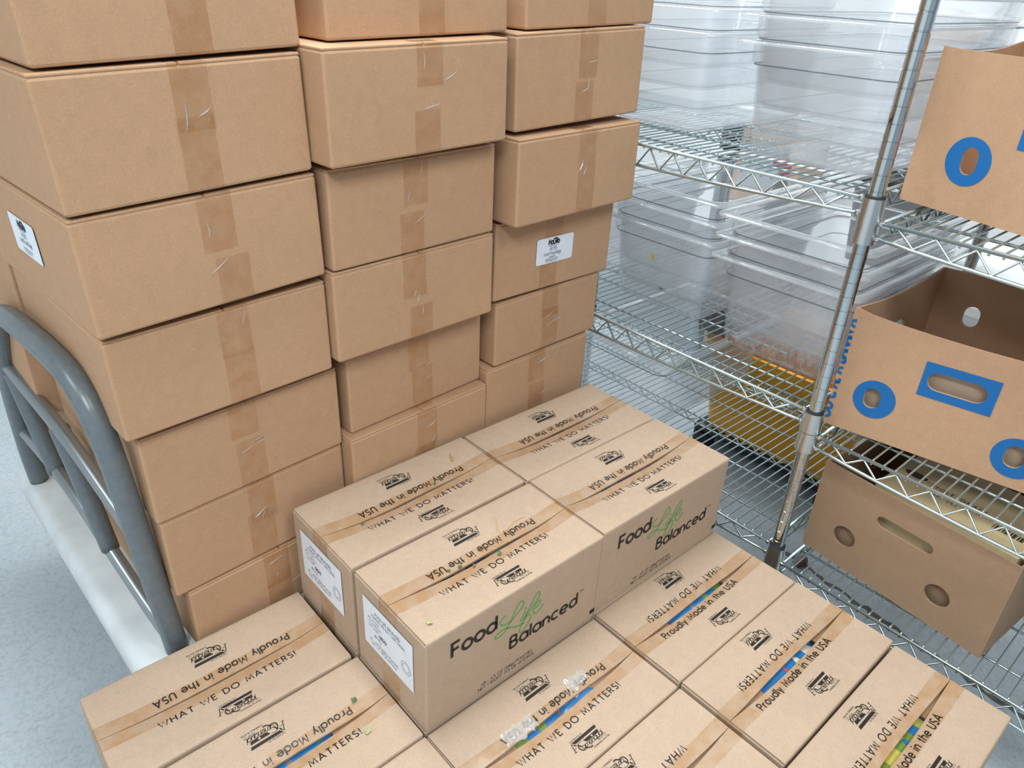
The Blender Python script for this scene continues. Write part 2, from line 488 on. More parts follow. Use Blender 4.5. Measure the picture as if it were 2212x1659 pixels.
X = 0.66
R_ = 0.33
G = {
    'A': (.84, [[(0, 0), (.42, 1), (.84, 0)], [(.15, .32), (.69, .32)]]),
    'B': (.60, [[(0, 0), (0, 1)], [(0, 1), (.28, 1)] + arc(.28, .765, .235, .235, 90, -90) + [(0, .53)], [(0, .53), (.32, .53)] + arc(.32, .265, .265, .265, 90, -90) + [(0, 0)]]),
    'C': (.80, [arc(.48, .5, .48, .5, 45, 315, 20)]),
    'D': (.74, [[(0, 0), (0, 1), (.26, 1)] + arc(.26, .5, .48, .5, 90, -90) + [(0, 0)]]),
    'E': (.52, [[(.52, 1), (0, 1), (0, 0), (.52, 0)], [(0, .52), (.46, .52)]]),
    'F': (.52, [[(.52, 1), (0, 1), (0, 0)], [(0, .52), (.46, .52)]]),
    'G': (.92, [arc(.5, .5, .5, .5, 42, 360, 22) + [(.56, .5)]]),
    'H': (.68, [[(0, 0), (0, 1)], [(.68, 0), (.68, 1)], [(0, .52), (.68, .52)]]),
    'I': (.02, [[(.01, 0), (.01, 1)]]),
    'K': (.62, [[(0, 0), (0, 1)], [(.58, 1), (0, .42)], [(.2, .62), (.62, 0)]]),
    'L': (.46, [[(0, 1), (0, 0), (.46, 0)]]),
    'M': (.92, [[(0, 0), (.10, 1), (.46, .22), (.82, 1), (.92, 0)]]),
    'N': (.72, [[(0, 0), (0, 1), (.72, 0), (.72, 1)]]),
    'O': (1.0, [arc(.5, .5, .5, .5, 0, 360, 24)]),
    'P': (.54, [[(0, 0), (0, 1), (.27, 1)] + arc(.27, .74, .27, .26, 90, -90) + [(0, .48)]]),
    'Q': (1.0, [arc(.5, .5, .5, .5, 0, 360, 24), [(.58, .3), (.95, -.02)]]),
    'J': (.4, [[(.4, 1)] + arc(.2, .2, .2, .2, 0, -170, 8)]),
    'R': (.58, [[(0, 0), (0, 1), (.27, 1)] + arc(.27, .75, .27, .25, 90, -90) + [(0, .5)], [(.27, .5), (.58, 0)]]),
    'S': (.54, [arc(.27, .75, .24, .25, 35, 270, 12) + arc(.27, .25, .27, .25, 90, -145, 12)]),
    'T': (.60, [[(0, 1), (.60, 1)], [(.30, 0), (.30, 1)]]),
    'U': (.64, [[(0, 1)] + arc(.32, .32, .32, .32, 180, 360) + [(.64, 1)]]),
    'V': (.78, [[(0, 1), (.39, 0), (.78, 1)]]),
    'W': (1.12, [[(0, 1), (.28, 0), (.56, .95), (.84, 0), (1.12, 1)]]),
    'X': (.68, [[(0, 0), (.68, 1)], [(0, 1), (.68, 0)]]),
    'Y': (.70, [[(0, 1), (.35, .48), (.70, 1)], [(.35, .48), (.35, 0)]]),
    'Z': (.62, [[(0, 1), (.60, 1), (0, 0), (.62, 0)]]),
    'a': (X, [rnd(R_, R_, R_), [(X, 0), (X, X)]]),
    'b': (X, [rnd(R_, R_, R_), [(0, 0), (0, 1.05)]]),
    'c': (.56, [arc(R_, R_, R_, R_, 48, 312, 16)]),
    'd': (X, [rnd(R_, R_, R_), [(X, 0), (X, 1.05)]]),
    'e': (X, [[(0.02, .33), (X, .33)] + arc(R_, R_, R_, R_, 0, 318, 18)]),
    'f': (.34, [arc(.33, .85, .2, .2, 80, 180, 6) + [(.13, 0)], [(0, .62), (.32, .62)]]),
    'g': (X, [rnd(R_, R_, R_), [(X, X), (X, 0)] + arc(R_, -.02, R_, .26, 0, -150, 10)]),
    'h': (.54, [[(0, 0), (0, 1.05)], arc(.27, .38, .27, .28, 180, 0, 10) + [(.54, 0)]]),
    'i': (.03, [[(.015, 0), (.015, X)], [(.015, .84), (.015, .98)]]),
    'k': (.5, [[(0, 0), (0, 1.05)], [(.46, .66), (0, .26)], [(.16, .4), (.5, 0)]]),
    'l': (.02, [[(.01, 0), (.01, 1.05)]]),
    'm': (.90, [[(0, 0), (0, X)], arc(.225, .42, .225, .24, 180, 0, 8) + [(.45, 0)], arc(.675, .42, .225, .24, 180, 0, 8) + [(.90, 0)]]),
    'n': (.54, [[(0, 0), (0, X)], arc(.27, .38, .27, .28, 180, 0, 10) + [(.54, 0)]]),
    'o': (X, [rnd(R_, R_, R_)]),
    'p': (X, [rnd(R_, R_, R_), [(0, -.32), (0, X)]]),
    'q': (X, [rnd(R_, R_, R_), [(X, -.32), (X, X)]]),
    'r': (.32, [[(0, 0), (0, X)], arc(.28, .36, .28, .28, 180, 75, 6)]),
    's': (.40, [arc(.2, .49, .17, .17, 35, 270, 9) + arc(.2, .16, .19, .16, 90, -145, 9)]),
    't': (.34, [[(.17, .95), (.17, 0)], [(0, X), (.34, X)]]),
    'u': (.54, [[(0, X)] + arc(.27, .27, .27, .27, 180, 360, 10) + [(.54, X)], [(.54, X), (.54, 0)]]),
    'v': (.5, [[(0, X), (.25, 0), (.5, X)]]),
    'w': (.8, [[(0, X), (.2, 0), (.4, .6), (.6, 0), (.8, X)]]),
    'y': (.56, [[(0, X), (.29, .06)], [(.56, X), (.16, -.32)]]),
    '0': (.6, [arc(.3, .5, .3, .5, 0, 360, 20)]),
    '1': (.22, [[(0, .8), (.2, 1), (.2, 0)]]),
    '2': (.56, [arc(.28, .72, .27, .28, 170, -30, 10) + [(0, 0), (.56, 0)]]),
    '3': (.54, [arc(.25, .76, .24, .24, 150, -90, 10), arc(.25, .26, .28, .26, 90, -150, 10)]),
    '4': (.64, [[(.46, 0), (.46, 1), (0, .26), (.64, .26)]]),
    '5': (.54, [[(.48, 1), (.12, 1), (.05, .56)] + arc(.24, .31, .29, .31, 120, -140, 12)]),
    '6': (.58, [rnd(.29, .30, .29, 16), [(.03, .38), (.40, 1)]]),
    '7': (.54, [[(0, 1), (.54, 1), (.14, 0)]]),
    '8': (.56, [rnd(.28, .76, .23, 14), rnd(.28, .27, .27, 14)]),
    '9': (.58, [rnd(.29, .70, .29, 16), [(.55, .62), (.18, 0)]]),
    '.': (.04, [[(.02, 0), (.02, .13)]]), ',': (.04, [[(.03, .12), (0, -.14)]]), ':': (.04, [[(.02, 0), (.02, .13)], [(.02, .5), (.02, .63)]]),
    '!': (.04, [[(.02, 0), (.02, .14)], [(.02, .3), (.02, 1)]]),
    '-': (.32, [[(0, .36), (.32, .36)]]),
    '(': (.22, [arc(.5, .42, .5, .72, 132, 228, 8)]), ')': (.22, [arc(-.28, .42, .5, .72, 48, -48, 8)]),
}


def ribbon(poly, w):
    """a stroke of width w along poly: quads of 2-D points"""
    closed = len(poly) > 3 and math.dist(poly[0], poly[-1]) < 1e-6
    p = poly[:-1] if closed else poly
    m = len(p)
    L_, Rr = [], []
    for i in range(m):
        if closed:
            a, b, c = p[i - 1], p[i], p[(i + 1) % m]
        else:
            a, b, c = p[max(0, i - 1)], p[i], p[min(m - 1, i + 1)]
        def nrm(s, e):
            dx, dy = e[0] - s[0], e[1] - s[1]
            l = math.hypot(dx, dy) or 1
            return (-dy / l, dx / l)
        n1 = nrm(a, b) if a != b else nrm(b, c)
        n2 = nrm(b, c) if b != c else n1
        nx, ny = n1[0] + n2[0], n1[1] + n2[1]
        l2 = nx * nx + ny * ny
        if l2 < 0.35:
            k = 1.0 / math.sqrt(max(l2, 1e-6)); k = min(k, 1.7)
        else:
            k = 2.0 / l2
        ox, oy = nx * k * w / 2, ny * k * w / 2
        L_.append((b[0] + ox, b[1] + oy)); Rr.append((b[0] - ox, b[1] - oy))
    q = []
    for i in range(m if closed else m - 1):
        j = (i + 1) % m
        q.append((Rr[i], Rr[j], L_[j], L_[i]))
    return q


def text_quads(s, size, w, fit=None, gap=0.2, skew=0.0, hscale=1.0, space=.42):
    """letters as quads, baseline at y=0, starting x=0; size = cap height; fit = wanted total width"""
    tot, n = 0.0, 0
    for ch in s:
        tot += space if ch == ' ' else G[ch][0] * hscale
        n += 1
    nat = tot + gap * (n - 1)
    if fit:
        gap = (fit / size - tot) / (n - 1)
        if gap < 0.1:
            k = fit / size / (tot + 0.12 * (n - 1)); hscale *= k; gap = 0.12 * k; space *= k
    x = 0.0
    out = []
    for ch in s:
        if ch == ' ':
            x += space + gap
            continue
        adv, strokes = G[ch]
        for st in strokes:
            pts = [((x + px * hscale + skew * py) * size, py * size) for px, py in st]
            # split long runs so the print can follow a bowed board
            fine = [pts[0]]
            for a, b in zip(pts, pts[1:]):
                k = max(1, int(math.dist(a, b) / 0.008))
                for t in range(1, k + 1):
                    fine.append((a[0] + (b[0] - a[0]) * t / k, a[1] + (b[1] - a[1]) * t / k))
            out += ribbon(fine, w * size)
        x += adv * hscale + gap
    return out, (x - gap) * size


def put_quads(mb, quads, fn):
    v, f = [], []
    for q in quads:
        k = len(v)
        v += [fn(*p) for p in q]
        f.append(tuple(range(k, k + len(q))))
    mb.add(v, f)


# the distributor's mark: units of millimetres, apex of the A at (0, 0)
def logo_shapes():
    pos, neg = [], []
    pos.append([(6, -5.2), (51, -5.2), (53, 0), (1.6, 0)])
    pos.append([(22.5, -13.9), (48, -13.9), (50, -8.2), (18.5, -8.2)])
    star = []
    for k in range(10):
        r = 2.9 if k % 2 == 0 else 1.2
        a = math.radians(90 + 36 * k)
        star.append((35 + r * math.cos(a), -11 + r * math.sin(a)))
    neg.append(star)
    # A
    pos += [[(-0.6, -0.8), (0.6, -0.9), (-3.6, -15.6), (-5.0, -15.6)], [(-7.2, -16.6), (-1.6, -16.6), (-2.6, -15.6), (-6.0, -15.6)],
            [(0.0, -0.8), (4.6, -5.6), (5.0, -9.0), (3.2, -8.6)], [(5.6, -7.8), (8.0, -8.2), (11.0, -15.0), (8.2, -15.0)], [(-3.2, -10.4), (2.0, -10.4), (2.0, -11.2), (-3.4, -11.2)]]
    # Q ring, thick at lower left
    n = 26
    for k in range(n):
        a0, a1 = math.radians(55 + 275 * k / n), math.radians(55 + 275 * (k + 1) / n)
        def pt(a, e):
            th = 0.75 + 1.35 * max(0, math.cos(a - math.radians(205))) ** 1.0
            return (11.5 + (8.0 - (th if e else 0)) * math.cos(a) + 0.12 * (7.6 * math.sin(a)), -14.6 + (8.0 - (th if e else 0)) * math.sin(a))
        pos.append([pt(a0, 0), pt(a1, 0), pt(a1, 1), pt(a0, 1)])
    pos += ribbon([(11.5, -18.6), (13.5, -20.6), (16.5, -23.0), (19.5, -24.6), (22.0, -24.6), (23.4, -23.4)], 2.1)
    q, _ = text_quads('ameriqual', 8.0, .115, fit=42.5, skew=.28)
    pos += [[(8.4 + x, -20.1 + y) for x, y in p] for p in q]
    pos.append([(21, -21.2), (54, -21.2), (54, -20.6), (21, -20.6)])
    for s, size, w, x0, y0, fit in (('DISTRIBUTED BY:', 2.3, .15, 1.0, 1.3, 27), ('GROUP, LLC', 2.3, .12, 36.5, -24.4, 18.5), ('EVANSVILLE, IN 47725', 2.5, .17, 23, -29.4, 33)):
        q, _ = text_quads(s, size, w, fit=fit)
        pos += [[(x0 + x, y0 + y) for x, y in p] for p in q]
    return pos, neg


LOGO = logo_shapes()


def split_long(poly):
    """cut a long bar (4 corners) into shorter quads"""
    if len(poly) != 4 or math.dist(poly[0], poly[1]) < 12:
        return [poly]
    a, b, c, d = poly
    k = 6
    L2 = lambda p, q, t: (p[0] + (q[0] - p[0]) * t, p[1] + (q[1] - p[1]) * t)
    return [[L2(a, b, i / k), L2(a, b, (i + 1) / k), L2(d, c, (i + 1) / k), L2(d, c, i / k)] for i in range(k)]


# ------------------------------------------------------------------ room
def structure(name, mb, m, smooth=False):
    return tag(mb.build(name, m, smooth=smooth), kind='structure')


RX0, RX1, RY0, RY1 = -3.2, 2.9, -3.2, 3.4
mb = MB(); mb.box(RX0, RX1, RY0, RY1, FLOOR - 0.05, FLOOR); structure('floor', mb, M['floor'])
mb = MB(); mb.box(RX1, RX1 + .1, RY0, RY1, FLOOR, CEIL); structure('wall_right', mb, M['wall'])
mb = MB(); mb.box(RX0, RX1, RY1, RY1 + .1, FLOOR, CEIL); structure('wall_back', mb, M['wall'])
mb = MB(); mb.box(RX0 - .1, RX0, RY0, RY1, FLOOR, CEIL); structure('wall_left', mb, M['wall'])
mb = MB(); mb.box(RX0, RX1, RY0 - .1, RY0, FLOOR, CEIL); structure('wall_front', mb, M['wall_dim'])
mb = MB(); mb.box(RX0, RX1, RY0, RY1, CEIL, CEIL + .1); structure('ceiling', mb, M['ceil'])
for i, (lx, ly, lk) in enumerate(LIGHTS):
    mb = MB(); mb.box(lx - .31, lx + .31, ly - .61, ly + .61, CEIL - .07, CEIL)
    o = mb.build('ceiling_light', M['white'])
    tag(o, 'white recessed ceiling light panel overhead', 'ceiling light', 'ceiling light panels')

# broken expansion joint in the floor under the shelves
rng = random.Random(5)
mb = MB()
y = 0.0
jv = []
for k in range(60):
    t = k / 59
    yy = 0.02 - 0.95 * t
    xx = 1.205 - 0.10 * t + rng.uniform(-.006, .006)
    w = 0.003 + rng.uniform(0, .006)
    jv.append(((xx - w, yy, FLOOR + .0006), (xx + w, yy, FLOOR + .0006)))
for a, b in zip(jv, jv[1:]):
    mb.add([a[0], a[1], b[1], b[0]], [(0, 1, 2, 3)])
o = mb.build('trim_1', simple('dark_cracked_joint', (0.12, 0.11, 0.10), 0.8, noise=0.4, nscale=90)); tag(o, kind='structure')

# ------------------------------------------------------------------ small food cartons
BL, BW, BH = 0.3705, 0.1915, 0.188


class Sag:
    def __init__(self, sag, gap, seed):
        self.s, self.g = sag, gap
        r = random.Random(seed)
        self.a = r.uniform(-.25, .25); self.b = r.uniform(-.0012, .0012) if sag else 0.0

    def gx(self, x):
        u = 2 * x / BL
        u = max(-1, min(1, u))
        return max(0.0, 1 - abs(u) ** 3) * (1 + self.a * u)

    def z(self, x, y):
        t = max(0.0, 1 - abs(y) / (BW / 2))
        return BH - self.s * self.gx(x) * t ** 1.25 + self.b * math.sin(x * 31) * t

    def edge(self, x):
        return self.g * max(0.0, 1 - (2 * x / BL) ** 2) ** 1.5 + 0.0004


def carton_body(name, parent):
    mb = MB()
    T = BH - 0.0042
    i = 0.008
    rings = [rrect(BL - .006, BW - .006, .002, 0, 2), rrect(BL, BW, .003, .003, 2), rrect(BL, BW, .003, T - .002, 2), rrect(BL - .002, BW - .002, .003, T, 2),
             rrect(BL - i, BW - i, .002, T, 2), rrect(BL - i, BW - i, .002, .004, 2)]
    mb.loft(rings)
    return mb.build(name, M['kraft_s'], parent)


def carton_flap(sg, side, parent):
    nx, ny = 28, 9
    top, bot = [], []
    th = 0.0034
    x0 = BL / 2 - 0.0015
    for i in range(nx + 1):
        x = -x0 + 2 * x0 * i / nx
        rt, rb = [], []
        e = sg.edge(x)
        prof = [(BW / 2, -.0046), (BW / 2 - .0004, -.0022), (BW / 2 - .002, -.0006)] + [(BW / 2 - .006 - (BW / 2 - .006 - e) * (j / ny), 0) for j in range(ny + 1)]
        for (yy, dz) in prof:
            rt.append((x, side * yy, sg.z(x, yy) + dz))
            rb.append((x, side * max(e, yy - .0), sg.z(x, yy) + dz - (th if dz == 0 else 0.0002)))
        top.append(rt); bot.append(rb)
    m = len(top[0])
    mb = MB()
    v = [p for r in top for p in r] + [p for r in bot for p in r]
    N = (nx + 1) * m
    f = []
    for i in range(nx):
        for j in range(m - 1):
            a, b, c, d = i * m + j, (i + 1) * m + j, (i + 1) * m + j + 1, i * m + j + 1
            f.append((a, b, c, d) if side < 0 else (d, c, b, a))
            f.append((d + N, c + N, b + N, a + N) if side < 0 else (a + N, b + N, c + N, d + N))
        a, b = i * m + m - 1, (i + 1) * m + m - 1
        f.append((a, b, b + N, a + N))
    for i in (0, nx):
        for j in range(m - 1):
            a, d = i * m + j, i * m + j + 1
            f.append((a, d, d + N, a + N))
    mb.add(v, f)
    return mb.build('top_flap', M['kraft_s'], parent, smooth=40)


def strip(fn, us, vs):
    """a thin strip: top surface fn(u, v)"""
    mb = MB()
    n = len(vs)
    mb.add([fn(u, w) for u in us for w in vs], [(i * n + j, (i + 1) * n + j, (i + 1) * n + j + 1, i * n + j + 1) for i in range(len(us) - 1) for j in range(n - 1)])
    return mb


def lin(a, b, n):
    return [a + (b - a) * i / n for i in range(n + 1)]


def carton(loc, yaw, label, sag=.012, gap=.002, seed=0, top_print=True, side_print=False, end_label=None, turned=False, group='printed food cartons stacked on the pallet'):
    """loc = near-left bottom corner position (x0, y0, z0) in the un-turned frame"""
    c, s = math.cos(yaw), math.sin(yaw)
    cx = loc[0] + .185
    cy = loc[1] + .094
    e = empty('food_carton', (cx, cy, loc[2]), yaw + (PI if turned else 0))
    tag(e, label, 'carton', group)
    sg = Sag(sag, gap, seed)
    carton_body('carton_body', e)
    carton_flap(sg, -1, e); carton_flap(sg, 1, e)
    # inner end flaps seen down the seam
    for sd in (-1, 1):
        mb = MB()
        us = lin(sd * (BL / 2 - .006), sd * .085, 8)
        for z0 in (0,):
            vs = lin(-.03, .03, 2)
            st = strip(lambda u, w: (u, w, sg.z(u, 0) - .0060), us, vs)
            mb.add(st.v, st.f)
            st = strip(lambda u, w: (u, w, sg.z(u, 0) - .0090), us, vs)
            mb.add(st.v, st.f)
        mb.build('end_flap', M['kraft_in'], e)
    # tape along the seam and down both ends
    def tp(u, w):
        w2 = w
        t = max(abs(w2), sg.edge(u))
        return (u, w2, sg.z(u, t) + .0007)
    mb = strip(tp, lin(-BL / 2 + .0015, BL / 2 - .0015, 24), [-.024, -.016, -.008, -.002, .002, .008, .016, .024])
    for sd in (-1, 1):
        v = [(sd * (BL / 2 + .0008), w, z) for z in (BH - .001, BH - .05) for w in (-.024, .024)]
        mb.add(v, [(0, 1, 3, 2)])
        v = [(sd * (BL / 2 + .0008), w, z) for z in (.055, .001) for w in (-.026, .022)]
        mb.add(v, [(0, 1, 3, 2)])
        v = [(sd * (BL / 2 - .0015), -.024, BH + .0007), (sd * (BL / 2 - .0015), .024, BH + .0007), (sd * (BL / 2 + .0008), .024, BH - .001), (sd * (BL / 2 + .0008), -.024, BH - .001)]
        mb.add(v, [(0, 1, 2, 3)])
    mb.build('packing_tape', M['tape'], e, smooth=True)
    if top_print:
        up = lambda x0, y0: (lambda x, y: (x0 + x, y0 + y, sg.z(x0 + x, y0 + y) + .00035))
        dn = lambda x0, y0: (lambda x, y: (x0 - x, y0 - y, sg.z(x0 - x, y0 - y) + .00035))
        q, _ = text_quads('WHAT WE DO MATTERS!', .0118, .165, fit=.222, space=.30)
        mb = MB(); put_quads(mb, q, up(-.1060, -.0318)); mb.build('printed_slogan', M['ink'], e)
        q, _ = text_quads('Proudly Made in the USA', .0126, .185, fit=.224, space=.30)
        mb = MB(); put_quads(mb, q, dn(.1240, .0222)); mb.build('printed_slogan', M['ink'], e)
        for fn in (up(-.025, -.0536), dn(.0283, .0454)):
            mb = MB()
            for poly in LOGO[0]:
                put_quads(mb, [[(x * .001, y * .001) for x, y in p] for p in split_long(poly)], fn)
            lg = mb.build('printed_mark', M['ink'], e)
            mb = MB()
            f2 = lambda x, y, fn=fn: tuple(map(sum, zip(fn(x, y), (0, 0, .0002))))
            put_quads(mb, [[(x * .001, y * .001) for x, y in p] for p in LOGO[1]], f2)
            mb.build('star', M['kraft_s'], lg)
    if side_print:
        yf = -BW / 2 - .0004
        fs = lambda x0, z0: (lambda x, y: (x0 + x, yf, z0 + y))
        for s_, size, w, x0, z0, fit, m in (('Food', .0275, .205, -.1385, .1300, .0855, 'ink'), ('Balanced', .0255, .19, -.0210, .0645, .1530, 'ink'), ('TM', .0045, .16, .1395, .0875, .0085, 'ink'),
                                            ('48 - 4.5 OZ (128g) POUCHES', .0062, .12, -.0790, .0215, .109, 'ink'), ('NET WEIGHT 13.5 LB. (6.123KG)', .0062, .12, -.0850, .0120, .120, 'ink')):
            q, _ = text_quads(s_, size, w, fit=fit)
            mb = MB(); put_quads(mb, q, fs(x0, z0)); mb.build('printed_words' if len(s_) > 2 else 'trademark_sign', M[m], e)
        mb = MB(); put_quads(mb, [[(0, 0), (.0125, 0), (.0125, .0095), (0, .0095)]], fs(.1720, .0135)); mb.build('printed_block', M['ink'], e)
        mb = MB()
        for st in LIFE:
            q = ribbon(smooth_path(st), .0031)
            put_quads(mb, q, fs(0, .0005))
        put_quads(mb, [ellipse(.0088, .1345, .0022, .0022, 12)], fs(0, 0))
        lg = mb.build('printed_script', M['green'], e)
    if end_label:
        xf = -BL / 2 - .0014
        lz0, lz1 = BH - .128, BH - .028
        ly0, ly1 = .0305 - BW / 2, .1655 - BW / 2
        mb = strip(lambda u, w: (xf - .0003 * math.sin(u * 90) * math.sin(w * 60), u, w), lin(ly0, ly1, 12), lin(lz0, lz1, 8))
        lb = mb.build('address_label', M['paper'], e, smooth=True)
        fe = lambda a, b: (lambda x, y: (xf - .00045, ly1 - a - x, lz1 - b + y))
        ink = MB(); gry = MB()
        for s_, size, w, a, b, fit, t in (('FOOD LIFE BALANCED', .0062, .14, .034, .020, .068, gry), ('POUCHES PREMIUM WHITE CHICKEN', .0050, .13, .024, .0285, .092, gry),
                                          ('BEST BY DATE', .0036, .12, .014, .037, .030, gry), ('LOT NUMBER 12345', .0036, .12, .014, .045, .036, gry), ('CASE NUMBER', .0036, .12, .014, .053, .028, gry),
                                          ('48 - 4.5OZ (128G) POUCHES', .0056, .11, .016, .083, .080, gry), ('NET WT 13.5 LB (6.12 KG)', .0056, .11, .020, .091, .070, gry)):
            q, _ = text_quads(s_, size, w, fit=fit)
            put_quads(t, q, fe(a, b))
        for rr in (.0125, .0085):
            put_quads(gry, ribbon([(rr * 1.0 * math.cos(2 * PI * k / 20), rr * math.sin(2 * PI * k / 20)) for k in range(21)], .0008), fe(.116, .062))
        q, _ = text_quads('0820', .0068, .16, skew=.3); put_quads(ink, q, fe(.043, .060))
        put_quads(ink, ribbon(smooth_path([(.034, -.068), (.031, -.066), (.034, -.064), (.040, -.067), (.046, -.066), (.049, -.071)]), .0012), fe(0, 0))
        gry.build('label_print', M['grey_ink'], lb); ink.build('handwriting', M['ink'], lb)
    return e, sg


def smooth_path(pts, n=5):
    out = []
    P = [pts[0]] + list(pts) + [pts[-1]]
    for i in range(1, len(P) - 2):
        p0, p1, p2, p3 = P[i - 1], P[i], P[i + 1], P[i + 2]
        for k in range(n):
            t = k / n
            out.append(tuple(0.5 * (2 * p1[d] + (p2[d] - p0[d]) * t + (2 * p0[d] - 5 * p1[d] + 4 * p2[d] - p3[d]) * t * t + (3 * p1[d] - p0[d] - 3 * p2[d] + p3[d]) * t ** 3) for d in range(len(p1))))
    out.append(tuple(pts[-1]))
    return out


LIFE = [[(-0.0332, 0.146), (-0.0412, 0.143), (-0.0452, 0.138), (-0.0432, 0.132), (-0.0382, 0.128), (-0.0302, 0.126), (-0.0192, 0.127), (-0.0102, 0.134), (-0.0002, 0.14), (0.0038, 0.147), (0.0018, 0.153), (-0.0022, 0.156), (-0.0082, 0.153), (-0.0142, 0.143), (-0.0202, 0.131), (-0.0272, 0.119), (-0.0342, 0.111), (-0.0422, 0.108), (-0.0502, 0.107), (-0.0542, 0.11), (-0.0532, 0.114), (-0.0462, 0.117), (-0.0382, 0.118), (-0.0282, 0.116), (-0.0202, 0.111), (-0.0102, 0.106), (-0.0002, 0.104), (0.0078, 0.104)],
        [(0.0088, 0.128), (0.0038, 0.119), (-0.0012, 0.115), (-0.0002, 0.112), (0.0038, 0.112), (0.0088, 0.115), (0.0128, 0.119)],
        [(0.0128, 0.119), (0.0238, 0.127), (0.0348, 0.138), (0.0388, 0.147), (0.0368, 0.152), (0.0318, 0.151), (0.0248, 0.141), (0.0158, 0.127), (0.0068, 0.111), (-0.0002, 0.099), (-0.0022, 0.092), (-0.0002, 0.086), (0.0058, 0.087), (0.0148, 0.094), (0.0208, 0.104), (0.0208, 0.11), (0.0168, 0.115), (0.0118, 0.113), (0.0078, 0.109)],
        [(0.0298, 0.12), (0.0378, 0.123), (0.0418, 0.128), (0.0408, 0.131), (0.0338, 0.13), (0.0278, 0.124), (0.0258, 0.117), (0.0288, 0.11), (0.0358, 0.107), (0.0438, 0.112), (0.0488, 0.119)]]

U0, D0 = -BH, -2 * BH           # bottoms of the upper and lower layer
C = {}
C['B1'] = carton((-.0009, .1953, U0), .0034, 'raised printed carton with white end label, back row against the tall plain stack', .012, .0022, 1, end_label=True)
C['B2'] = carton((.0012, -.0031, U0), .0008, 'raised printed front carton with white end label and green script word on its side', .011, .0032, 2, side_print=True, end_label=True)
C['B3'] = carton((.3740, .1928, U0), -.0024, 'raised printed carton farthest right at the foot of the tall plain stack', .012, .0028, 3)
C['B4'] = carton((.3753, -.0006, U0), -.0045, 'raised printed carton nearest the wire shelves, green script word on its side, no label', .013, .0030, 4, side_print=True)
C['L1'] = carton((-.3796, .1965, D0), -.0073, 'low printed carton at far left next to the grey cart handle', .011, .0015, 5)
C['L2'] = carton((-.3733, -.0013, D0), -.0004, 'low printed carton at lower left with a blue pouch showing in its seam', .012, .0050, 6)
C['L8'] = carton((-.3740, -.1965, D0), .001, 'low carton showing only one corner at the bottom edge, left of the torn tape', .011, .002, 7)
C['L3'] = carton((-.0018, -.1970, D0), .0028, 'low printed carton with two white torn tape patches beside its open seam', .012, .0058, 8)
C['L4'] = carton((.3768, -.1920, D0), .0028, 'low turned-round printed carton between the raised cartons and the chrome post', .010, .0050, 9, turned=True)
C['L5'] = carton((.3793, -.3851, D0), .0036, 'low turned-round printed carton with blue, white and red pouch showing in its seam', .008, .0058, 10, turned=True)
C['L7'] = carton((-.0010, -.3910, D0), .002, 'low turned-round printed carton cut off by the bottom edge in the middle', .010, .0045, 11, turned=True)
C['L6'] = carton((.3722, -.5811, D0), .0002, 'low turned-round printed carton nearest the lower right corner, yellow green pouch in its seam', .008, .0055, 12, turned=True)
for i, (x, y_) in enumerate(((-.0005, .1955), (.0005, -.0010), (.3745, .1935), (.3755, -.0005))):
    carton((x, y_, D0), 0, 'printed carton in the lower layer hidden under the raised cartons', .0, .001, 20 + i, top_print=False, group='cartons under the raised layer')

# pouches lying just under the open seams
def pouch(key, u, mat, label, length=.16, drop=.0075):
    e, sg = C[key]
    mb = MB()
    us, vs = lin(-length / 2, length / 2, 12), lin(-.05, .05, 8)
    def top(a, b):
        k = (1 - (a / (length / 2)) ** 4) * (1 - (b / .05) ** 4)
        x, y = u + a, b
        return (x, y, min(sg.z(x, y), sg.z(x, 0)) - drop - .010 + .010 * k)
    t = [[top(a, b) for b in vs] for a in us]
    n = len(vs)
    v = [p for r in t for p in r]
    v2 = [(p[0], p[1], p[2] - .012 if 0 < i < len(us) - 1 else p[2]) for i, r in enumerate(t) for p in r]
    q = [(i * n + j, (i + 1) * n + j, (i + 1) * n + j + 1, i * n + j + 1) for i in range(len(us) - 1) for j in range(n - 1)]
    mb.add(v, q)
    mb.add(v2, [tuple(reversed(f)) for f in q])
    o = mb.build('food_pouch', mat, smooth=True)
    o.matrix_world = Matrix.Translation(e.location) @ Matrix.Rotation(e.rotation_euler.z, 4, 'Z')
    tag(o, label, 'pouch', 'pouches inside the open seams')


pouch('L2', .02, M['pouch_blue'], 'blue printed pouch under the seam of the lower left carton')
pouch('L3', -.055, M['pouch_blue'], 'dark blue printed pouch under the seam of the torn tape carton, left half')
pouch('L3', .060, M['pouch_mix'], 'white, red and blue printed pouch under the torn tape carton seam, right half', .11)
pouch('L4', 0, M['pouch_blue'], 'blue and green printed pouch under the seam of the carton by the chrome post', .19)
pouch('L5', 0.01, M['pouch_mix'], 'blue, white and red printed pouch in the seam left of the lower right carton', .20)
pouch('L6', 0, M['pouch_green'], 'yellow, green and blue printed pouch in the seam nearest the lower right corner', .20)
pouch('B2', 0, M['pouch_dark'], 'dark silvery pouch under the seam of the raised front carton', .24)
pouch('B1', 0, M['pouch_dark'], 'dark silvery pouch under the seam of the raised back left carton', .24)
pouch('B3', 0, M['pouch_dark'], 'dark silvery pouch under the seam of the farthest raised carton', .24)
pouch('B4', 0, M['pouch_dark'], 'dark silvery pouch under the seam of the raised right carton', .24)

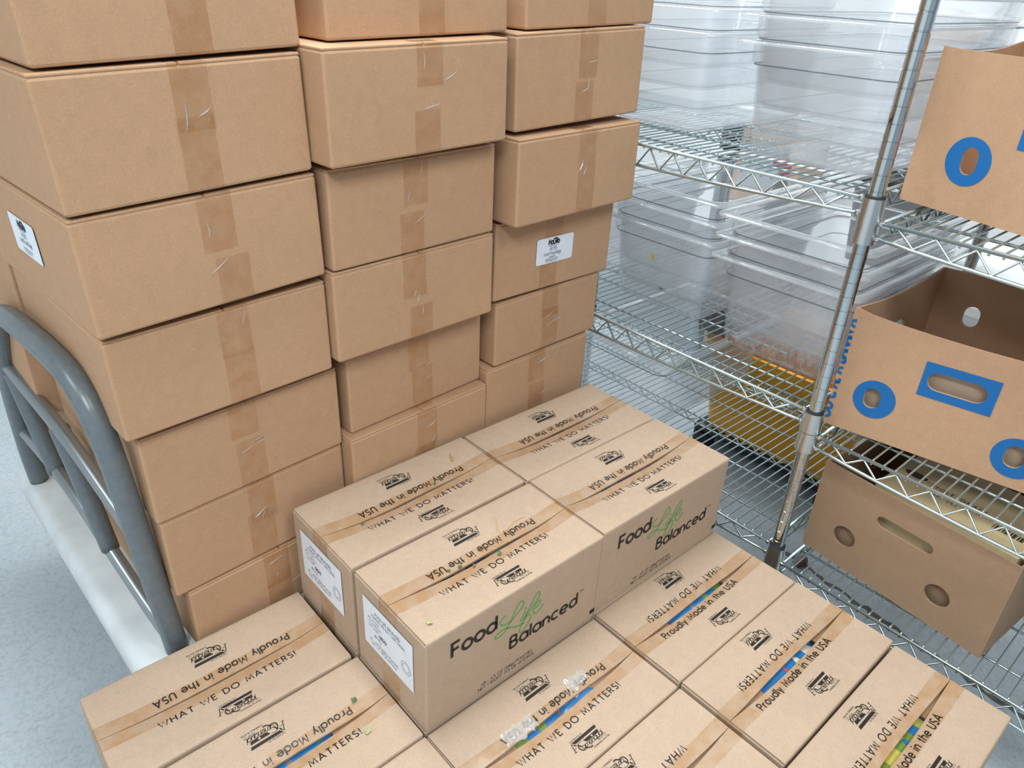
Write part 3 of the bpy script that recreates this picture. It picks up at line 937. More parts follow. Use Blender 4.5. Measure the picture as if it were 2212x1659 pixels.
# crumpled white tape on L3
e, sg = C['L3']
for (x0, x1, y0, y1, sd) in ((-.098, -.035, .004, .026, 3), (.045, .088, .012, .034, 4)):
    rg = random.Random(sd)
    us, vs = lin(x0, x1, 16), lin(y0, y1, 7)
    mb = strip(lambda u, w: (u + rg.uniform(-.0012, .0012), w + rg.uniform(-.0008, .0008) + (rg.uniform(-.004, .004) if abs(w - y0) < 1e-6 or abs(w - y1) < 1e-6 else 0), sg.z(u, w) + .0012 + rg.uniform(0, .0016)), us, vs)
    mb.build('torn_tape', M['film'], e)

# pallet under the cartons
pe = empty('pallet', (.190, -.10, FLOOR)); tag(pe, 'wooden pallet under the stacked printed cartons', 'pallet')
PT = D0 - FLOOR
mb0 = MB(); mb0.box(-.05, .05, -.47, .47, PT - .018, PT); me = mb0.build('deck_board', M['wood'], data=True)
for k in range(8):
    o = link('deck_board', me, pe); o.location = (-.495 + k * .1414, 0, 0)
mb0 = MB(); mb0.box(-.54, .54, -.02, .02, .018, PT - .018); me = mb0.build('stringer', M['wood'], data=True)
for yy in (-.44, 0, .44):
    o = link('stringer', me, pe); o.location = (0, yy, 0)
mb0 = MB(); mb0.box(-.05, .05, -.46, .46, 0, .018); me = mb0.build('bottom_board', M['wood'], data=True)
for xx in (-.48, 0, .48):
    o = link('bottom_board', me, pe); o.location = (xx, 0, 0)

# ------------------------------------------------------------------ tall stack of plain cartons
TL_, TH, TD = 0.3330, 0.1556, 0.3890
_T = {
    (0, 6): (-.2330, .384, .7125, .070, .040), (0, 5): (-.2360, .375, .5500, .081, .033), (0, 4): (-.2320, .378, .3870, .077, .029), (0, 3): (-.2260, .394, .2190, .058, .014),
    (0, 2): (-.2060, .419, .0440, .067, .011), (0, 1): (-.2010, .424, -.1170, .067, .007), (0, 0): (-.1830, .425, -.2550, .062, .0),
    (1, 6): (.1380, .401, .7320, .040, .021), (1, 5): (.1045, .353, .5705, .048, .017), (1, 4): (.1180, .394, .4010, .049, .006), (1, 3): (.1160, .395, .2400, .030, .009),
    (1, 2): (.1520, .435, .0640, .061, .011), (1, 1): (.1400, .416, -.0950, .046, .005), (1, 0): (.1600, .430, -.2550, .05, 0.0),
    (2, 6): (.5240, .417, .7410, .020, .025), (2, 5): (.4910, .397, .5790, .029, .027), (2, 4): (.4840, .375, .4130, .036, .009), (2, 3): (.4850, .433, .2460, .015, -.012)}
KS = .972       # the stack is a touch nearer than first measured
CAMP = cam_o.location
TOWER = {k: tuple(CAMP[i] + (v[i] - CAMP[i]) * KS for i in range(3)) + v[3:] for k, v in _T.items()}
DECKZ = CAMP[2] + (-.255 - CAMP[2]) * KS
TOWER[(2, 2)] = (.4700, .405, .1165, .030, .006)
TOWER[(2, 1)] = (.4520, .405, DECKZ + .1710, .03, 0.0)
TOWER[(2, 0)] = (.4550, .408, DECKZ, .03, 0.0)
SIZE = {(0, 0): (None, .1335), (2, 2): (.306, .1395), (2, 1): (.306, .1690), (2, 0): (.306, .1690)}
for (c_, r_), v in list(TOWER.items()):
    w, h = SIZE.get((c_, r_), (TL_, TH))
    w = w or TL_
    for (c2, r2), v2 in TOWER.items():
        h2 = SIZE.get((c2, r2), (TL_, TH))[1]
        if c2 == c_ + 1 and v2[2] < v[2] + h and v2[2] + h2 > v[2]:
            w = min(w, v2[0] - v[0] - .002)
    SIZE[(c_, r_)] = (w, h)
ORD = ['lowest', 'second from bottom', 'third from bottom', 'fourth from bottom', 'fifth from bottom', 'sixth from bottom', 'topmost']
COLN = ['left', 'middle', 'right']


_tm = {}


def tower_mesh(w, h):
    key = (round(w, 3), round(h, 3))
    if key in _tm:
        return _tm[key]
    mb = MB(); rbox(mb, w, TD, 0.0008, h - .0036, .0042, 3, w / 2, TD / 2)
    body = mb.build('carton_body', M['kraft'], data=True)
    fl = []
    for k in (0, 1):
        mb = MB()
        x0, x1 = (.0008, w / 2 - .0006) if k == 0 else (w / 2 + .0006, w - .0008)
        rbox(mb, x1 - x0, TD - .002, h - .0046, h - .0006, .0014, 1, (x0 + x1) / 2, TD / 2)
        fl.append(mb.build('top_flap', M['kraft'], data=True))
    _tm[key] = (body, fl)
    return body, fl


def tower_box(x, y, z, yaw, roll, label, w=TL_, h=TH, seed=0, tape=True, group='plain cartons on the platform cart'):
    e = empty('shipping_carton', (x, y, z))
    e.rotation_mode = 'XYZ'
    e.rotation_euler = (0, -roll, yaw)
    tag(e, label, 'carton', group)
    body, fl = tower_mesh(w, h)
    link('carton_body', body, e)
    for f in fl:
        link('top_flap', f, e)
    if tape:
        r = random.Random(seed)
        x0 = w / 2 - .024 + r.uniform(-.012, .012)
        dx = r.uniform(-.012, .016)
        la, lb_ = r.uniform(.055, .085), r.uniform(.06, .095)
        for (a, b, z0, z1, m) in ((x0, x0 + .048, h - .0008 - la, h - .0008, 'tape'), (x0 + dx, x0 + dx + .048, .0008, lb_, 'tape')):
            us, vs = lin(a, b, 4), lin(z0, z1, 5)
            yy = -.0006 if m == 'tape' else -.0008
            mb = strip(lambda u, q: (u, yy, q), us, vs)
            n = len(mb.v)
            mb.add([(a, yy, z1), (b, yy, z1), (b, .03, z1 + .0006), (a, .03, z1 + .0006)] if z1 > h / 2 else [(a, yy, z0), (b, yy, z0), (b, yy, z0 + .001), (a, yy, z0 + .001)], [(0, 1, 2, 3)])
            mb.build('packing_tape', M['tape2'], e)
        # loose glinting wrinkles of the tape
        for k in range(r.randint(1, 3)):
            px = x0 + r.uniform(.004, .05); pz = r.uniform(.25, .85) * h
            L_ = r.uniform(.012, .034); an = r.choice((r.uniform(.1, .6), r.uniform(1.1, 1.7)))
            pts = [(px + math.cos(an) * L_ * t + .002 * math.sin(3 * t), -.0014, min(h - .004, max(.004, pz + math.sin(an) * L_ * t))) for t in (0, .3, .6, 1)]
            mb = MB(); mb.tube(pts, [.0003, .0009, .0007, .0002], 5); mb.build('tape_wrinkle', M['strand'], e)
    return e


for (c_, r_), (x, y_, z, yaw, roll) in TOWER.items():
    lab = 'plain carton in the %s column of the tall stack, %s' % (COLN[c_], ORD[r_])
    w_, h = SIZE.get((c_, r_), (TL_, TH))
    if (c_, r_) == (2, 3):
        lab = 'plain kraft carton with a white label on its front, in the tall stack'
    if (c_, r_) == (0, 4):
        lab = 'plain kraft carton with a white label on its left side, in the tall stack'
    e = tower_box(x, y_, z, yaw, roll, lab, w_, h, 100 + c_ * 10 + r_)
    if (c_, r_) == (2, 3):
        fx = lambda a, b: (lambda x, y: (a + x, -.0022, b + y))
        mb = MB(); ring = [(p[0], -.0016, p[1]) for p in [(q[0], q[1]) for q in [(pp[0], pp[1]) for pp in rrect(.104, .054, .005, 0, 4, .1605, .0805)]]]
        mb.add(ring, [tuple(range(len(ring)))])
        lb = mb.build('box_label', M['paper'], e)
        ink, gry = MB(), MB()
        for s_, size, w, x0, z0, fit, t in (('MoGRo', .0108, .24, .1405, .0930, .031, ink), ('MOBILE GROCERY', .0022, .18, .1405, .0890, .026, gry), ('RF2FB', .0058, .13, .1460, .0805, .019, gry), ('Local Food Bags', .0066, .13, .1300, .0710, .048, gry),
                                            ('ALBUQUERQUE', .0024, .18, .1440, .0655, .018, gry), ('EXPIRATION DATE NA', .0026, .2, .1350, .0605, .036, gry), ('REFRIGERATE', .0026, .2, .1370, .0565, .030, gry)):
            q, _ = text_quads(s_, size, w, fit=fit); put_quads(t, q, fx(x0, z0))
        ink.build('label_print', M['ink'], lb); gry.build('label_print', M['grey_ink'], lb)
    if (c_, r_) == (0, 4):
        mb = MB(); ring = [(-.0016, p[0], p[1]) for p in rrect(.104, .054, .005, 0, 4, .199, .085)]
        mb.add(ring, [tuple(reversed(range(len(ring))))])
        lb = mb.build('box_label', M['paper'], e)
        fx = lambda a, b: (lambda x, y: (-.0022, a - x, b + y))
        ink, gry = MB(), MB()
        for s_, size, w, x0, z0, fit, t in (('MoGRo', .0108, .24, .2150, .0975, .031, ink), ('MOBILE GROCERY', .0022, .18, .2150, .0935, .026, gry), ('RF2FB', .0058, .13, .2090, .0850, .019, gry), ('Local Food Bags', .0066, .13, .2240, .0755, .048, gry),
                                            ('EXPIRATION DATE NA', .0026, .2, .2180, .0660, .036, gry), ('REFRIGERATE', .0026, .2, .2160, .0620, .030, gry)):
            q, _ = text_quads(s_, size, w, fit=fit); put_quads(t, q, fx(x0, z0))
        ink.build('label_print', M['ink'], lb); gry.build('label_print', M['grey_ink'], lb)

# second row of the left column, behind
for r_, (dx, dz) in enumerate(((0.0, 0.0), (-.002, .0), (-.034, .0), (-.004, 0.0), (-.004, 0), (.002, 0), (0, 0))):
    x, y_, z, yaw, roll = TOWER[(0, r_)]
    x2, y2 = x - math.sin(.065) * (TD + .006) + dx, y_ + (TD + .006) * math.cos(.065)
    z2 = DECKZ + r_ * (TH + .001)
    tower_box(x2, y2, z2, .068, 0, 'plain kraft carton in the rear row behind the left column, %s' % ORD[r_], TL_, TH, 200 + r_, tape=False)

# ------------------------------------------------------------------ platform cart
CY = .035
ce = empty('platform_cart', (CAMP[0] + (-.213 - CAMP[0]) * KS, CAMP[1] + (.456 - CAMP[1]) * KS, FLOOR), CY)
tag(ce, 'platform cart with white plastic deck and grey tube push handle', 'cart')
DT = DECKZ - FLOOR - .0005
mb = MB()
dw, dd = 1.00, .822
cx, cy_ = dw / 2 - .070, dd / 2 - .033
rings = []
for z, ins in ((DT - .085, .02), (DT - .07, .004), (DT - .05, 0), (DT - .022, .0), (DT - .008, .006), (DT - .002, .014), (DT, .024)):
    rings.append(rrect(dw - 2 * ins, dd - 2 * ins, .06 - ins * .5, z, 6, cx, cy_))
mb.loft(rings)
mb.build('deck', M['deck'], ce, smooth=50)
_o = Vector((-.2189, .4261, DECKZ - .002))
_d = Vector((-math.sin(.09), math.cos(.09), 0))
_u = Vector((0, 0, math.cos(.06))) + Vector((-math.cos(.09), -math.sin(.09), 0)) * math.sin(.06)
_inv = (Matrix.Translation(ce.location) @ Matrix.Rotation(CY, 4, 'Z')).inverted()
HZ = lambda s, h: tuple(_inv @ (_o + _d * s + _u * h))
hoop = [(0, 0), (0, .15), (0, .28), (0, .39), (.006, .45), (.030, .50), (.070, .526), (.12, .533), (.20, .534), (.30, .530), (.375, .516), (.43, .480), (.475, .42), (.53, .34), (.58, .255), (.625, .16), (.66, .07), (.672, 0)]
mb = MB(); mb.tube([HZ(*p) for p in smooth_path(hoop, 3)], .0190, 16); mb.build('handle_hoop', M['cart_grey'], ce, smooth=True)
for nm, pts, r, m in (('cross_rail', [(.0, .245), (.09, .280), (.226, .330), (.40, .357), (.505, .370)], .0125, 'rail_grey'), ('lower_rail', [(.0, .012), (.084, .032), (.20, .078), (.303, .128), (.40, .155), (.482, .165), (.62, .167)], .0125, 'rail_grey'),
                      ('upright', [(.431, .155), (.456, .26), (.478, .362)], .0160, 'cart_grey'), ('upright', [(.223, .088), (.245, .22), (.272, .338)], .0160, 'cart_grey')):
    mb = MB(); mb.tube([HZ(*p) for p in smooth_path(pts, 4)], r, 12); mb.build(nm, M[m], ce, smooth=True)
for xx in (.06, .83):
    for yy in (.08, .66):
        mb = MB()
        mb.box(xx - .05, xx + .05, yy - .045, yy + .045, DT - .094, DT - .084)
        for s_ in (-1, 1):
            mb.box(xx - .025, xx + .025, yy + s_ * .026 - .003, yy + s_ * .026 + .003, .055, DT - .09)
        ca = mb.build('caster', M['collar'], ce)
        mb = MB()
        rings = [[(xx + r * math.cos(2 * PI * k / 20), yy + t, .0625 + r * math.sin(2 * PI * k / 20)) for k in range(20)] for r, t in ((.05, -.02), (.0625, -.015), (.0625, .015), (.05, .02))]
        mb.loft(rings); mb.build('wheel', M['rubber'], ca, smooth=50)

# ------------------------------------------------------------------ wire shelving
se = empty('wire_shelving', (.802, -.118, FLOOR))
tag(se, 'chrome wire shelving unit with grooved posts along the right side', 'shelving')
FX, BX = 0.0, 0.608            # local x of front and back rails


def post(lx, ly, top=1.62):
    prof = [(.0118, 0), (.0127, .002)]
    z = .03
    while z < top:
        prof += [(.0127, z - .0011), (.0119, z - .0006), (.0119, z + .0006), (.0127, z + .0011)]
        z += .0254
    prof += [(.0127, top), (.011, top + .002)]
    mb = MB(); mb.lathe(prof, 20, (lx, ly))
    mb.build('post', M['chrome'], se, smooth=35)


def zigzag(y0, y1, zt, zb, step, bow):
    pts = []
    n = max(2, int(abs(y1 - y0) / step) * 2)
    for k in range(n + 1):
        yy = y0 + (y1 - y0) * k / n
        t = k / n
        b = bow * 4 * t * (1 - t)
        pts.append((yy, zt if k % 2 == 0 else zb - b))
    return pts


def shelf(y0, y1, z):
    """local y0..y1 (y0 < y1), z = top of the frame rails above the floor"""
    L_ = y1 - y0
    bow = .016
    mb = MB()
    for xx in (FX, BX):
        mb.tube([(xx, y0, z), (xx, y1, z)], .0034, 8)
        mb.tube([(xx, y0 + L_ * k / 16, z - .025 - bow * 4 * (k / 16) * (1 - k / 16)) for k in range(17)], .0034, 8)
    for yy in (y0, y1):
        mb.tube([(FX, yy, z), (BX, yy, z)], .0034, 8)
        mb.tube([(FX + (BX - FX) * k / 10, yy, z - .025 - .008 * 4 * (k / 10) * (1 - k / 10)) for k in range(11)], .0034, 8)
    sh = mb.build('shelf', M['wire'], se, smooth=True)
    # trusses
    for xx in (FX, BX):
        mb = MB(); mb.tube([(xx, a, b) for a, b in zigzag(y0 + .03, y1 - .03, z - .003, z - .025, .0575, bow)], .0026, 6); mb.build('truss_wire', M['wire'], sh, smooth=True)
    for yy in (y0, y1):
        mb = MB(); mb.tube([(a + FX, yy, b) for a, b in zigzag(FX + .03, BX - .03, z - .003, z - .025, .0575, .008)], .0026, 6); mb.build('truss_wire', M['wire'], sh, smooth=True)
    # support rails under the deck wires, the middle one a truss
    for xx in (.076, .193, .410, .530):
        mb = MB(); mb.tube([(xx, y0, z - .0035), (xx, y1, z - .0035)], .0026, 6); mb.build('support_rail', M['wire'], sh, smooth=True)
    mb = MB()
    mb.tube([(.303, y0, z - .0035), (.303, y1, z - .0035)], .0026, 6)
    mb.tube([(.303, y0 + .05, z - .024), (.303, y1 - .05, z - .024)], .0024, 6)
    mb.tube([(.303, a, b) for a, b in zigzag(y0 + .03, y1 - .03, z - .004, z - .023, .05, 0)], .0020, 5)
    mb.build('centre_truss', M['wire'], sh, smooth=True)
    # deck wires, one by one
    mb = MB()
    mb.tube([(FX - .001, 0, -.006), (FX + .004, 0, .0012), (FX + .010, 0, .0018), (BX - .010, 0, .0018), (BX - .004, 0, .0012), (BX + .001, 0, -.006)], .0019, 6)
    me = mb.build('deck_wire', M['wire'], smooth=True, data=True)
    n = int(L_ / .0203)
    for k in range(1, n):
        o = link('deck_wire', me, sh); o.location = (0, y0 + k * L_ / n, z)
    # corner collars
    for xx in (FX, BX):
        for yy, s_ in ((y0, -1), (y1, 1)):
            mb = MB()
            cyy = yy + s_ * .0195
            mb.lathe([(.0138, z - .036), (.0195, z - .036), (.0178, z + .004), (.0138, z + .004)], 20, (xx, cyy), False, False)
            for zz in (z, z - .025):
                mb.lathe([(.001, zz - .0055), (.0052, zz - .003), (.0058, zz), (.0052, zz + .003), (.001, zz + .0055)], 8, (xx, yy - s_ * .001))
            mb.build('collar', M['collar'], sh, smooth=40)
            mb = MB(); mb.lathe([(.0130, z + .004), (.0162, z + .004), (.0158, z + .0075), (.0130, z + .0075)], 20, (xx, cyy), False, False); mb.build('collar_sleeve', M['rubber'], sh, smooth=40)


ZL = [-.182 - FLOOR, .139 - FLOOR, .536 - FLOOR]
ZR = [-.212 - FLOOR, .099 - FLOOR, .505 - FLOOR]
LY0, LY1 = .0195, .0195 + 1.05
RY_0, RY_1 = -.0195 - .875, -.0195
for z in ZL:
    shelf(LY0, LY1, z)
for z in ZR:
    shelf(RY_0, RY_1, z - .002)
for xx in (FX, BX):
    post(xx, 0.0)
    post(xx, LY1 + .0195)
    post(xx, RY_0 - .0195)

# ------------------------------------------------------------------ clear food pans
PW, PD, PH = .325, .530, .200      # across (y), deep (x), high


def pan_meshes():
    mb = MB()
    def ring(ins, z, r):
        return rrect(PD - 2 * ins, PW - 2 * ins, r, z, 6)
    t = .003
    outer = [(.056, .0, .022), (.045, .002, .028), (.040, .008, .032), (.037, .018, .034), (.026, PH - .042, .032), (.0215, PH - .039, .032), (.0185, PH - .036, .032), (.0185, PH - .006, .032), (.018, PH - .004, .032)]
    inner = [(.0215, PH - .002, .030), (.0215, PH - .036, .030), (.0245, PH - .039, .030), (.029, PH - .044, .030), (.040, .020, .031), (.044, .010, .028), (.051, .0045, .024), (.060, .003, .020)]
    mb.loft([ring(*a) for a in outer], True, False)
    mb.loft([ring(*a) for a in inner], False, True)
    body = mb.build('pan_body', M['pan'], smooth=50, data=True)
    mb = MB()
    rim = [(.0215, PH - .0030, .030), (.0195, PH - .0006, .032), (.0170, PH, .032), (.004, PH - .0004, .022), (.0006, PH - .0022, .018), (.0, PH - .006, .018), (.0018, PH - .006, .017), (.005, PH - .0036, .022), (.018, PH - .0036, .032)]
    mb.loft([ring(*a) for a in rim], closed=True)
    rimm = mb.build('pan_rim', M['pan_rim'], smooth=50, data=True)
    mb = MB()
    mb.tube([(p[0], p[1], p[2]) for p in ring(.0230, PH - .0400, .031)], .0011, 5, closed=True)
    shoulder_line = mb.build('shoulder_refraction_line', M['pan_line'], smooth=True, data=True)  # added thin ring, paints the dark refraction line along the shoulder
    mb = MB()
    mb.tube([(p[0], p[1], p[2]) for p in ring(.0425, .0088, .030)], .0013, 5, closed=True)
    base = mb.build('base_refraction_line', M['pan_base_line'], smooth=True, data=True)  # second added ring, paints the refraction line at the base curve
    return body, rimm, shoulder_line, base


PAN = pan_meshes()


def pan(x, y, z, label, group, rz=0.0):
    e = empty('food_pan', (x, y, z), rz)
    tag(e, label, 'food pan', group)
    for nm, me in zip(('pan_body', 'pan_rim', 'shoulder_refraction_line', 'base_refraction_line'), PAN):
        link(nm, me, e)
    return e


NUM = ['lowest', 'second', 'third', 'fourth']
DZ1, DZ2, DZ3 = .5405, .1435, -.1775


def pan_stack(xf, yc, z, n, where, rz=0.0):
    for k in range(n):
        pan(xf + PD / 2, yc, z + k * .0425, 'clear food pan, %s in the nest %s' % (NUM[k], where) if n > 1 else 'clear food pan %s' % where, 'clear food pans on the wire shelves', rz)


pan_stack(.925, .478, DZ1, 4, 'on the top shelf beside the tall carton stack')
pan_stack(.858, .0650, DZ1, 4, 'on the top shelf next to the chrome post')
pan_stack(.905, .380, DZ2, 3, 'on the middle shelf beside the tall carton stack')
pan_stack(.868, .0460, DZ2, 3, 'on the middle shelf holding onion skins')
pan_stack(.890, .722, DZ2, 3, 'on the middle shelf mostly hidden behind the cartons')
pan_stack(.905, .452, DZ3, 1, 'alone on the bottom shelf behind the raised cartons')

# onion skins in the front of the lowest pan
rg = random.Random(11)
for k in range(13):
    yy = .150 - .235 * k / 12 + rg.uniform(-.006, .006)
    xx = .912 + rg.uniform(0, .018)
    hgt = rg.uniform(.022, .038) if 3 < k < 10 else rg.uniform(.012, .024)
    wd = rg.uniform(.016, .030)
    ph = rg.uniform(0, 6)
    us, vs = lin(0, 1, 5), lin(-1, 1, 6)
    def sk(u, w):
        tip = 1 - .45 * u + .25 * math.sin(3 * w + ph) * u
        return (xx + .010 * u * math.cos(ph) + .006 * w * w + .003 * math.sin(5 * w + ph), yy + w * wd / 2 * (1 - .35 * u), .1478 + u * hgt * tip + .001)
    mb = strip(sk, us, vs)
    n0 = len(mb.v)
    mb.add([(p[0] + .0006, p[1], p[2]) for p in mb.v[:n0]], [tuple(reversed(f)) for f in mb.f[:]])
    o = mb.build('onion_skin', M['skin'], smooth=True)
    tag(o, 'papery tan onion skin in the front of the lowest clear pan by the post', 'onion skin', 'onion skins in the clear pan')


def scrap(name, px, py, pz, w, h, m, label, cat, nrm='z', seed=0, group=None):
    """a small ragged flake with thickness"""
    r = random.Random(seed)
    n = 9
    pts = []
    for k in range(n):
        a = 2 * PI * k / n
        q = r.uniform(.55, 1.0)
        pts.append((math.cos(a) * w / 2 * q, math.sin(a) * h / 2 * q))
    mb = MB()
    rings = []
    for zz, s_ in ((0, .9), (.0006, 1), (.0012, .9)):
        if nrm == 'z':
            rings.append([(px + p[0] * s_, py + p[1] * s_, pz + zz + .0022 * abs(math.sin(3 * p[0] / w + seed))) for p in pts])
        else:
            rings.append([(px - zz, py + p[0] * s_, pz + p[1] * s_) for p in pts])
    mb.loft(rings)
    o = mb.build(name, m)
    tag(o, label, cat, group)
    return o


scrap('food_stain', .9355, .395, .265, .016, .024, M['stain'], 'yellow green smear on the front of the clear pan beside the carton stack', 'stain', 'x', 3)
scrap('onion_scrap', .955, .372, .190, .020, .010, M['shred'], 'dark purple onion scrap in the clear pan beside the carton stack', 'onion scrap', 'x', 4)

# ------------------------------------------------------------------ cardboard produce boxes on the right-hand shelves
def produce_box(P0, yaw, W_, D_, H_, label, holes, rings, back_holes=(), wave=0.0, side_slot=True, m='kraft_p', group=None, skew=0.0):
    """P0 = front left bottom corner, local x runs along the front to the right, local y into the shelf"""
    e = empty('produce_box', P0, yaw)
    tag(e, label, 'box', group)
    t = .005
    sk = lambda p: (p[0] + skew * p[1], p[1], p[2])
    def top(x):
        return H_ - wave * math.sin(PI * min(1, max(0, x / W_))) ** .6
    outer = [(0, 0), (W_, 0)] + [(W_ * k / 16, top(W_ * k / 16)) for k in range(16, -1, -1)]
    mb = MB(); panel_holes(mb, outer, [h for h in holes], 0, t, tf=sk); mb.build('front_panel', M[m], e)
    mb = MB(); panel_holes(mb, [(0, 0), (W_, 0), (W_, H_), (0, H_)], list(back_holes), D_ - t, D_, tf=sk); mb.build('back_panel', M[m], e)
    for xx in (0, W_ - t):
        mb = MB()
        nn = 14
        outer = [(0, 0), (D_ - 2 * t, 0)] + [((D_ - 2 * t) * k / nn, H_ - .012 * math.sin(PI * k / nn) * (1 if wave else 0)) for k in range(nn, -1, -1)]
        panel_holes(mb, outer, [stadium(D_ / 2, H_ * .62, .09, .028)] if side_slot else [], xx, xx + t, tf=lambda p: sk((p[1], t + p[0], p[2]))); mb.build('side_panel', M[m], e)
    mb = MB(); mb.box(t, W_ - t, t, D_ - t, 0, t); mb.v = [sk(p) for p in mb.v]; mb.build('bottom_panel', M[m], e)
    for ring in rings:                       # printed rings / boxes around the holes: (outer loop, hole loop)
        mb = MB(); panel_holes(mb, ring[0], [ring[1]] if ring[1] else [], -.0008, -.0002); mb.build('printed_ring', M['blue'], e)
    return e


sq = lambda x0, x1, z0, z1: [(x0, z0), (x1, z0), (x1, z1), (x0, z1)]
# middle box with blue circles and rectangle
h1, h2, hs = stadium(.069, .079, .028, .040), stadium(.303, .058, .030, .042), stadium(.189, .146, .092, .034)
e2 = produce_box((.851, -.118, ZR[1] + FLOOR + .003), math.radians(-79.7), .46, .36, .237, 'open cardboard box with blue circles and blue rectangle printed around its holes, middle shelf',
                 [h1, h2, hs], [(ellipse(.073, .078, .036, .037, 32), h1), (ellipse(.306, .056, .037, .037, 32), h2), (sq(.134, .249, .114, .178), hs)], back_holes=[stadium(.078, .150, .030, .044), stadium(.30, .15, .03, .044)], wave=.016, skew=.2)
# lettering down its left edge
q, _ = text_quads('OO C AL A BANAN A', .026, .22, fit=.20)
q = [[(x, min(y, .0075)) for x, y in p] for p in q if min(y for x, y in p) < .0070]     # only the feet of the letters show beside the fold
mb = MB(); put_quads(mb, q, lambda x, y: (.0080 - max(y, -.002), -.0006, .014 + x)); mb.build('printed_words', M['blue'], e2)
# contents: liner board seen through the slots
mb = MB(); mb.box(.05, .43, .02, .024, .006, .17); mb.build('inner_liner', M['kraft_s'], e2)
# top box with blue circle and rectangle
h1, hs = stadium(.099, .084, .026, .042), stadium(.215, .147, .085, .032)
e1 = produce_box((.93, -.106, ZR[2] + FLOOR + .012), math.radians(-104.0), .46, .35, .240, 'open cardboard box with one blue circle in view, on the top right shelf',
                 [h1, hs], [(ellipse(.097, .083, .037, .037, 32), h1), (sq(.163, .268, .115, .180), hs)], wave=.004, skew=-.25)
# bottom box with plain round holes
h1, h2, hs = ellipse(.079, .072, .0235, .0225, 20), ellipse(.270, .069, .0235, .0225, 20), stadium(.182, .150, .110, .024)
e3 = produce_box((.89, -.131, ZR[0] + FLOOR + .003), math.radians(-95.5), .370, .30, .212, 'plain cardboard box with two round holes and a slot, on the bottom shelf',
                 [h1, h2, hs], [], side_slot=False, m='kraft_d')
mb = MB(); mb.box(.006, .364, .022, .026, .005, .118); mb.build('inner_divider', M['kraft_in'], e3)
for zt, lb in ((ZR[2], 'added unseen cardboard box shading the floor, farther along the top right shelf'), (ZR[1], 'added unseen cardboard box shading the floor, farther along the middle right shelf')):  # out-of-view boxes added to block light and darken the floor below
    produce_box((.835, -.600, zt + FLOOR + .003), math.radians(-90), .36, .40, .24, lb, [], [], side_slot=True)
# cream carton standing in the bottom box, printed top
ca = empty('cream_carton', (.913, -.224, ZR[0] + FLOOR + .0095), math.radians(-95.5))
tag(ca, 'cream carton with black print standing inside the box with round holes', 'carton')
mb = MB(); rbox(mb, .262, .20, 0, .200, .003, 2, .131, .10); mb.build('carton_body', M['cream'], ca)
mb = MB()
ft = lambda a, b: (lambda x, y: (a + x, b + y, .2006))
for s_, size, w, a, b, fit in (('WHOLE GRAIN', .0085, .18, .06, .075, .11), ('NET CONTENTS 10 LB', .006, .15, .07, .060, .10), ('KEEP DRY', .006, .15, .08, .048, .05)):
    q, _ = text_quads(s_, size, w, fit=fit); put_quads(mb, q, ft(a, b))
mb.build('printed_words', M['ink'], ca)
mb = MB(); put_quads(mb, [ellipse(.035, .085, .022, .011, 20)], ft(0, 0)); mb.build('printed_oval', M['ink'], ca)
mb = MB()
for k in range(14):
    put_quads(mb, [[(0, 0), (.0012 + .0012 * (k % 3), 0), (.0012 + .0012 * (k % 3), .016), (0, .016)]], ft(.195 + k * .0042, .045))
mb.build('barcode', M['ink'], ca)

# ------------------------------------------------------------------ things behind and under the shelves
# yellow mop bucket
be = empty('mop_bucket', (1.66, .275, FLOOR), 0)
tag(be, 'yellow plastic mop bucket with black base behind the wire shelves', 'bucket')
mb = MB()
rings = [rrect(.36, .46, .05, .065, 5), rrect(.42, .52, .06, .36, 5), rrect(.45, .55, .06, .365, 5), rrect(.45, .55, .06, .385, 5), rrect(.42, .52, .06, .385, 5), rrect(.40, .50, .06, .36, 5), rrect(.345, .445, .05, .08, 5)]
mb.loft(rings)
mb.build('bucket_body', M['yellow'], be, smooth=40)
mb = MB(); rbox(mb, .40, .50, .048, .075, .01, 3); mb.build('base_frame', M['black'], be)
for sx in (-1, 1):
    for sy in (-1, 1):
        mb = MB()
        mb.lathe([(.018, .012), (.036, .0), (.036, .045), (.018, .05)], 14, (sx * .17, sy * .22)); mb.build('caster', M['rubber'], be, smooth=40)
mb = MB(); mb.loft([rrect(.24, .15, .02, .387, 3, -.06, .23), rrect(.28, .19, .02, .53, 3, -.06, .23), rrect(.26, .17, .02, .53, 3, -.06, .23), rrect(.22, .13, .02, .40, 3, -.06, .23)]); wr = mb.build('wringer', M['black'], be, smooth=40)
for k in range(5):
    mb = MB(); mb.box(-.197, -.186, .16 + k * .032, .172 + k * .032, .41, .51); mb.build('wringer_rib', M['black'], wr)
# cardboard box with a grey printed panel behind the shelves
ge = empty('labelled_box', (1.75, .62, .02), .15)
sbm = MB()
# steel table carrying it
tb = empty('work_table', (2.36, .45, FLOOR)); tag(tb, 'white topped work table against the far wall', 'table')
mb = MB(); rbox(mb, .75, 2.6, .50, .54, .006, 2); mb.build('table_top', M['white'], tb)
for sx in (-1, 1):
    for sy in (-1, 1):
        mb = MB(); mb.lathe([(.02, 0), (.02, .50)], 12, (sx * .34, sy * 1.24)); mb.build('leg', M['chrome'], tb, smooth=40)
ge.location = (2.55, 1.02, .0205)
tag(ge, 'kraft box with a grey printed panel on the white table behind the pans', 'box')
mb = MB(); rbox(mb, .30, .30, 0, .30, .004, 2); mb.build('box_body', M['kraft'], ge)
mb = MB(); mb.box(-.1512, -.1504, -.10, .10, .07, .24); mb.build('printed_panel', simple('grey_panel_ink', (.36, .38, .42), .6), ge)
re_ = empty('spray_bottle', (2.10, .74, .0205)); tag(re_, 'red topped dark spray bottle on the white table behind the pans', 'bottle')
